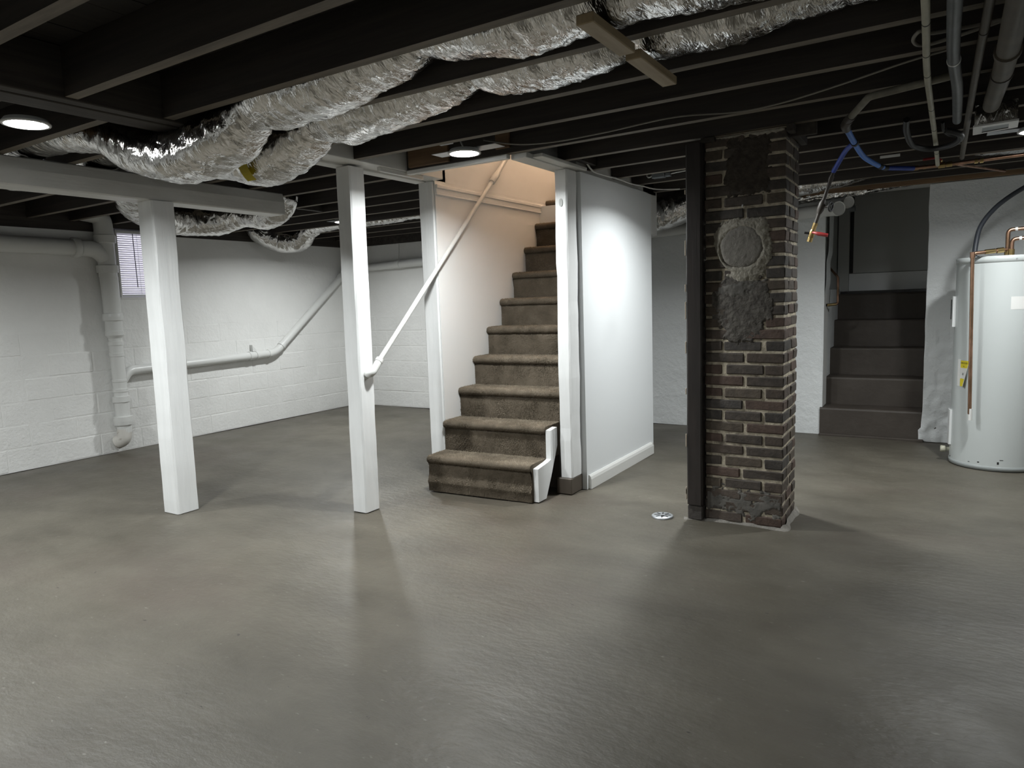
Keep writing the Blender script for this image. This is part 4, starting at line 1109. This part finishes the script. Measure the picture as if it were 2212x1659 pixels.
def lettering(txt, size, u0, z, dr=0.0035, parent=SHEET, a0=A0, xs=1.0):
    cu = bpy.data.curves.new('lettering', 'FONT'); cu.body = txt; cu.size = size; cu.resolution_u = 2
    tmp = bpy.data.objects.new('lettering', cu); COL.objects.link(tmp)
    dg = bpy.context.evaluated_depsgraph_get()
    me = bpy.data.meshes.new_from_object(tmp.evaluated_get(dg))
    bpy.data.objects.remove(tmp)
    for v in me.vertices:
        u = u0 + v.co.x * xs
        frac = max(0, (u + 0.028) / 0.06)
        v.co = wrap(u, z + v.co.y, a0, HRD + dr + 0.010 * frac ** 2 * (0.9 - (z - 0.6) * 3))
    me.materials.clear()
    return link('lettering', me, M['ink'], parent)
lettering('ENERGYGUIDE', 0.018, -0.025, 0.776, xs=0.55)
lettering('$ 5', 0.022, -0.008, 0.693, xs=0.7)
lettering('v', 0.022, 0.003, 0.752, xs=0.8)
curved(math.radians(18), 0.10, 1.175, 1.265, HRD, HRD + 0.001, 'rating_label', M['paper'])
for a, z, w, h in ((-78, 0.045, 0.02, 0.006), (-35, 0.05, 0.012, 0.004), (-22, 0.055, 0.012, 0.008), (2, 0.055, 0.012, 0.018), (6, 0.085, 0.022, 0.004)):
    curved(math.radians(a), w, z, z + h, HRD - 0.001, HRD + 0.0008, 'paint_chip', M['ink'], n=2)
for a in (-75, -35, 12):
    p = Vector(cyl(math.radians(a), HZ - 0.028, HRD + 0.002)); dr = (p - Vector((HC[0], HC[1], p.z))).normalized()
    MB().lathe(p, [(0, 0.006), (0.004, 0.005)], axis=dr, n=10).build('cap_screw', M['steel'], WH)
# relief line and its copper down pipe
RL = thing('relief_pipe', (0.18, 6.0, 1.0), 'vertical copper discharge pipe down the front of the water heater', 'pipe')
MB().tube(fillet([(0.37, 6.06, 1.595), (0.166, 5.985, 1.578), (0.190, 5.985, 0.42)], 0.025), 0.0125, 14).build('copper_pipe', M['copper'], RL)
MB().tube([(0.193, 5.985, 0.46), (0.194, 5.985, 0.375)], 0.0135, 14).build('painted_tip', M['paper'], RL)
MB().tube([(0.166, 5.985, 1.588), (0.167, 5.985, 1.545)], 0.0165, 14).build('elbow_socket', M['copper'], RL)
MB().tube([(0.24, 6.012, 1.585), (0.30, 6.034, 1.59)], 0.0165, 14).build('valve_body', M['brass'], RL)
MB().tube([(0.31, 6.038, 1.59), (0.35, 6.052, 1.594)], 0.019, 14).build('valve_nut', M['brass'], RL)
for lab, pth in (('tall copper supply pipe bending right above the water heater', [(0.375, 6.10, 1.55), (0.375, 6.10, 1.735), (0.95, 6.12, 1.75)]),
                 ('short copper outlet pipe bending right above the water heater', [(0.395, 6.03, 1.55), (0.395, 6.03, 1.665), (0.95, 6.03, 1.685)])):
    t = thing('copper_riser', pth[0], lab, 'pipe')
    MB().tube(fillet(pth, 0.03), 0.0135, 14).build('copper_pipe', M['copper'], t)
    p = Vector(pth[0]); MB().tube([p + Vector((0, 0, 0.0)), p + Vector((0, 0, 0.045))], 0.018, 14).build('brass_union', M['brass'], t)
    p = Vector(pth[1]); MB().tube([p + Vector((0.04, 0, 0.001)), p + Vector((0.055, 0, 0.0015))], 0.0142, 14).build('label_band', M['paper'], t)
EC = thing('cable_conduit', (0.17, 6.2, 1.56), 'dark grey flexible conduit arching up from the top of the water heater', 'conduit')
MB().tube(catmull([(0.185, 6.20, 1.555), (0.19, 6.22, 1.65), (0.215, 6.27, 1.78), (0.29, 6.33, 1.90), (0.40, 6.38, 2.0), (0.60, 6.42, 2.13), (0.75, 6.45, 2.24)], 0.03), 0.0165, 14).build('conduit', M['conduit'], EC)
MB().tube([(0.185, 6.20, 1.555), (0.185, 6.20, 1.566)], 0.03, 16).build('lock_nut', M['greypipe'], EC)

# ------------------------------------------------------------------ overhead pipes at the right
def overhead(name, label, pts, r, mat, rings=(), parts='pipe_length'):
    t = thing(name, pts[len(pts) // 2], label, 'pipe')
    c = catmull(pts, 0.06)
    MB().tube(c, r, 18).build(parts, mat, t)
    for f, rr, ln, mm in rings:
        i = int(f * (len(c) - 2)); d = (c[i + 1] - c[i]).normalized()
        MB().tube([c[i] - d * ln / 2, c[i] + d * ln / 2], rr, 18).build('collar', mm, t)
    return t
overhead('overhead_pipe', 'thin cream pipe with black marks running overhead towards the back', [(-0.07, 1.2, 2.205), (-0.075, 2.5, 2.20), (-0.085, 3.3, 2.20), (-0.08, 3.95, 2.20), (-0.07, 4.8, 2.195), (-0.065, 5.45, 2.185), (-0.063, 5.62, 2.17)], 0.0125, M['cream'],
         [(f, 0.0132, 0.008, M['ink']) for f in (0.36, 0.44, 0.52, 0.66, 0.78, 0.93)])
overhead('overhead_pipe', 'dark grey overhead pipe in a white hanger', [(0.0, 1.2, 2.175), (0.0, 2.4, 2.18), (0.002, 3.1, 2.185), (0.02, 3.6, 2.19), (0.028, 4.15, 2.20), (0.03, 4.45, 2.215)], 0.021, M['greypipe'], [(0.62, 0.0235, 0.01, M['plastic'])])
overhead('overhead_pipe', 'thin brown iron pipe overhead beside the dark grey one', [(0.10, 1.2, 2.20), (0.09, 2.6, 2.20), (0.082, 3.4, 2.20), (0.076, 4.5, 2.20), (0.074, 5.62, 2.198)], 0.0145, M['brownpipe'], [(0.40, 0.0165, 0.012, M['galv'])])
overhead('overhead_pipe', 'thick brown drain pipe overhead at the right edge', [(0.155, 1.2, 2.165), (0.16, 2.6, 2.17), (0.168, 3.4, 2.18), (0.165, 3.95, 2.20), (0.165, 4.16, 2.208)], 0.036, M['brownpipe'], [(0.66, 0.043, 0.035, M['brownpipe']), (0.80, 0.040, 0.010, M['galv'])])
# armoured cable looped beside the cream pipe
AC = thing('armoured_cable', (0.0, 3.2, 2.26), 'looped pale armoured cable tucked between the overhead pipes', 'cable')
MB().tube(catmull([(0.45, 2.93, 2.27), (0.15, 3.05, 2.262), (-0.06, 3.02, 2.252), (-0.10, 2.96, 2.25), (-0.125, 3.05, 2.25), (-0.10, 3.14, 2.252), (0.0, 3.13, 2.256), (0.3, 3.02, 2.275)], 0.012), 0.007, 10).build('cable', M['wire'], AC)
# black hose coil
HZc = thing('black_hose', (-0.03, 4.7, 2.2), 'black hose looped under the joists behind the cream pipe', 'hose')
MB().tube(catmull([(-0.20, 4.42, 2.25), (-0.205, 4.55, 2.215), (-0.18, 4.75, 2.17), (-0.10, 4.86, 2.155), (0.0, 4.80, 2.15), (0.05, 4.66, 2.155), (0.04, 4.55, 2.165), (-0.02, 4.52, 2.185)], 0.02), 0.016, 12).build('hose_loop', M['rubber'], HZc)
MB().tube(catmull([(-0.035, 4.55, 2.235), (-0.03, 4.62, 2.205), (0.0, 4.70, 2.19), (0.035, 4.72, 2.185)], 0.02), 0.008, 10).build('hose_tail', M['rubber'], HZc)
# supply boot wrapped in foil with a white grille
GB = thing('supply_vent', (0.17, 4.25, 2.13), 'white framed ceiling vent on a foil-wrapped box between the overhead pipes', 'vent')
def boot():
    q = [Vector((0.088, 4.42, 2.13)), Vector((0.246, 4.285, 2.13)), Vector((0.275, 4.40, 2.13)), Vector((0.125, 4.54, 2.13))]
    q = [Vector((0.102, 4.24, 2.132)), Vector((0.274, 4.21, 2.132)), Vector((0.280, 4.36, 2.128)), Vector((0.106, 4.42, 2.128))]
    m2 = MB(); up = Vector((0, 0, 0.10))
    vs = [tuple(p) for p in q] + [tuple(p + up) for p in q]
    m2.add(vs, [(0, 3, 2, 1), (4, 5, 6, 7), (0, 1, 5, 4), (1, 2, 6, 5), (2, 3, 7, 6), (3, 0, 4, 7)])
    m2.build('foil_box', M['foil'], GB)
    c = sum(q, Vector()) / 4
    m3 = MB(); out = [c + (p - c) * 1.06 - Vector((0, 0, 0.004)) for p in q]; inn = [c + (p - c) * 0.62 - Vector((0, 0, 0.006)) for p in q]
    o2 = [p + Vector((0, 0, 0.008)) for p in out]
    vs = [tuple(p) for p in out + inn + o2]
    fs = [(i, 4 + i, 4 + (i + 1) % 4, (i + 1) % 4) for i in range(4)] + [(i, (i + 1) % 4, 8 + (i + 1) % 4, 8 + i) for i in range(4)]
    m3.add(vs, fs); m3.build('vent_frame', M['plastic'], GB)
    m4 = MB(); vs = [tuple(p + Vector((0, 0, 0.003))) for p in inn] + [tuple(p + Vector((0, 0, 0.006))) for p in inn]
    m4.add(vs, [(0, 3, 2, 1), (4, 5, 6, 7), (0, 1, 5, 4), (1, 2, 6, 5), (2, 3, 7, 6), (3, 0, 4, 7)]); m4.build('vent_panel', M['greybox'], GB)
boot()

# water line with blue tubing and the hanging valve
WT = thing('water_line', (-0.47, 4.5, 2.2), 'water line of grey and blue tubing ending in a hanging pipe with a red valve lever', 'pipe')
E1 = Vector((-0.445, 4.0, 2.2)); TEE = Vector((-0.465, 4.55, 2.19))
MB().tube(fillet([(0.0, 3.50, 2.212), (-0.31, 3.57, 2.20), tuple(E1)], 0.03), 0.0165, 14).build('grey_pipe', M['agedpipe'], WT)
MB().tube([E1 - Vector((-0.05, -0.02, 0)) * 0 + Vector((0.035, -0.10, 0)), E1 + Vector((0.0, 0.0, 0))], 0.021, 14).build('threaded_union', M['galv'], WT)
MB().tube(fillet([tuple(E1 + Vector((0.01, -0.02, 0))), tuple(E1 + Vector((-0.012, 0.03, -0.01))), tuple(E1 + Vector((-0.014, 0.11, -0.014)))], 0.02), 0.023, 14).build('dark_elbow', M['galv'], WT)
MB().tube(catmull([E1 + Vector((-0.014, 0.10, -0.013)), TEE, (-0.455, 5.0, 2.18), (-0.40, 5.35, 2.17), (-0.37, 5.50, 2.17)], 0.04), 0.0155, 14).build('blue_tube', M['blue'], WT)
MB().tube([(-0.375, 5.49, 2.17), (-0.205, 5.66, 2.17)], 0.0155, 14).build('blue_tube', M['navy'], WT)
MB().tube([(-0.40, 5.36, 2.17), (-0.388, 5.42, 2.17)], 0.0185, 14).build('clamp', M['rubber'], WT)
MB().tube([(-0.383, 5.46, 2.17), (-0.36, 5.51, 2.17)], 0.0195, 14).build('clamp', M['rubber'], WT)
H1 = Vector((-0.622, 4.95, 2.105)); H2 = Vector((-0.772, 5.0, 1.665))
MB().tube(catmull([TEE, (-0.53, 4.72, 2.18), tuple(H1)], 0.03), 0.0145, 14).build('blue_tube', M['navy'], WT)
MB().tube([TEE - Vector((0, .02, 0)), TEE + Vector((0, .02, 0))], 0.0205, 14).build('clamp', M['rubber'], WT)
dh = (H2 - H1).normalized()
MB().tube([H1 - dh * 0.02, H1 + dh * 0.34], 0.0115, 14).build('iron_pipe', M['galv'], WT)
for a, b, r in ((-0.03, 0.0, 0.015), (0.03, 0.06, 0.0155), (0.33, 0.345, 0.0165), (0.345, 0.375, 0.015), (0.43, 0.455, 0.018)):
    MB().tube([H1 + dh * a, H1 + dh * b], r, 8 if r > 0.0155 else 14, smooth=False).build('brass_fitting', M['brass'] if a > 0.1 else M['galv'], WT)
MB().tube([H1 + dh * 0.37, H1 + dh * 0.385, H1 + dh * 0.42, H1 + dh * 0.435], [0.013, 0.019, 0.019, 0.014], 14).build('ball_valve', M['brass'], WT)
lv = H1 + dh * 0.40
MB().tube([lv, lv + Vector((0.012, -0.03, 0.004)), lv + Vector((0.045, -0.035, -0.008)), lv + Vector((0.10, -0.035, -0.022))], [0.006, 0.007, 0.0125, 0.0115], 12).build('red_lever', M['red'], WT)
MB().tube([lv + Vector((-0.045, -0.01, 0.008)), lv], 0.008, 10).build('valve_stem', M['rubber'], WT)
# gate valve with spoked handwheel half way down
gv = H1 + dh * 0.225
MB().tube([gv - dh * 0.045, gv - dh * 0.02, gv + dh * 0.02, gv + dh * 0.045], [0.014, 0.022, 0.022, 0.014], 14).build('gate_valve', M['galv'], WT)
ax = Vector((0.93, -0.30, -0.10)).normalized(); wc = gv + ax * 0.062
MB().tube([gv, wc], 0.008, 10).build('valve_stem', M['galv'], WT)
u = ax.orthogonal().normalized(); w = ax.cross(u)
wheel = MB(); circ = [wc + (u * math.cos(2 * math.pi * k / 24) + w * math.sin(2 * math.pi * k / 24)) * 0.029 for k in range(25)]
wheel.tube(circ, 0.0055, 8, caps=False)
for k in range(3):
    dv = (u * math.cos(2.094 * k) + w * math.sin(2.094 * k)) * 0.029
    wheel.tube([wc, wc + dv], 0.0035, 8)
wheel.build('handwheel', M['rubber'], WT)
# brass line continuing right to the lamp
BP = thing('brass_line', (0.1, 5.7, 2.17), 'brass and copper water line with a red lever, running right above the hatchway', 'pipe')
MB().tube([(-0.20, 5.66, 2.17), (0.0, 5.68, 2.172), (1.2, 5.62, 2.19)], 0.012, 14).build('copper_pipe', M['copper'], BP)
for a, b, r in ((-0.205, -0.175, 0.017), (-0.15, -0.13, 0.015), (-0.06, -0.02, 0.021), (-0.015, 0.02, 0.018), (0.145, 0.165, 0.016), (0.175, 0.195, 0.016)):
    MB().tube([(a, 5.672, 2.172), (b, 5.673, 2.173)], r, 10, smooth=False).build('brass_fitting', M['brass'], BP)
MB().tube([(-0.04, 5.665, 2.205), (-0.075, 5.655, 2.222), (-0.15, 5.64, 2.218)], [0.006, 0.008, 0.009], 10).build('red_lever', M['red'], BP)
MB().tube([(-0.04, 5.67, 2.18), (-0.04, 5.665, 2.206)], 0.006, 8).build('valve_stem', M['brass'], BP)
MB().tube([(0.05, 5.68, 2.165), (0.35, 6.3, 2.17)], 0.008, 10).build('branch_pipe', M['copper'], BP)
# tan boards over the hatchway
o = MB().cbox(-1.35, 0.7, 6.815, 6.85, 2.205, 2.30, 0.003).build('ceiling_board', M['tanwood']); tag(o, 'tan new board nailed along the joist in front of the hatchway', 'board')
o = MB().cbox(-0.422, -0.295, 5.7805, 5.7845, 2.282, 2.301, 0.001).build('white_sticker', M['paper']); tag(o, 'white paper strip stuck on a joist behind the blue tubing', 'sticker')

# ------------------------------------------------------------------ wires and small boxes
W1 = thing('electric_cable', (-1.5, 3.55, 2.235), 'long grey cable sagging under the joists from the stair lamp to the right', 'cable')
MB().tube(catmull([(-2.33, 3.50, 2.30), (-2.15, 3.57, 2.262), (-1.9, 3.56, 2.236), (-1.55, 3.50, 2.225), (-1.16, 3.44, 2.225), (-0.88, 3.55, 2.226), (-0.66, 3.52, 2.226), (-0.4, 3.40, 2.23), (-0.16, 3.27, 2.236), (0.0, 3.20, 2.236)], 0.03), 0.0045, 8).build('cable', M['wire'], W1)
JB = thing('junction_box', (-1.89, 5.33, 2.29), 'small grey metal junction box on a joist right of the panel wall', 'electrical box')
MB().cbox(-1.955, -1.855, 5.27, 5.325, 2.262, 2.305, 0.003).build('box', M['greybox'], JB)
MB().cbox(-1.852, -1.81, 5.28, 5.32, 2.266, 2.296, 0.003).build('side_box', M['greybox'], JB)
MB().tube(catmull([(-1.955, 5.29, 2.285), (-1.985, 5.285, 2.275), (-2.0, 5.29, 2.30), (-1.985, 5.295, 2.325)], 0.01), 0.006, 8).build('cable', M['whitecable'], JB)
MB().tube(catmull([(-1.81, 5.30, 2.285), (-1.72, 5.29, 2.29), (-1.5, 5.29, 2.30)], 0.02), 0.005, 8).build('cable', M['whitecable'], JB)
W2 = thing('electric_cable', (-2.1, 4.9, 2.26), 'white cable threaded through the joists above the panel wall', 'cable')
MB().tube(catmull([(-2.085, 4.22, 2.30), (-2.088, 4.40, 2.262), (-2.085, 4.48, 2.226), (-2.08, 4.70, 2.222), (-2.08, 4.92, 2.228), (-2.075, 5.15, 2.222), (-2.06, 5.33, 2.226), (-2.03, 5.52, 2.222), (-1.98, 5.66, 2.228), (-1.9, 5.78, 2.236)], 0.03), 0.006, 8).build('cable', M['whitecable'], W2)
for x, y, lab in ((-0.36, 4.36, 'white cable staple'),):
    pass

bpy.context.view_layer.update()
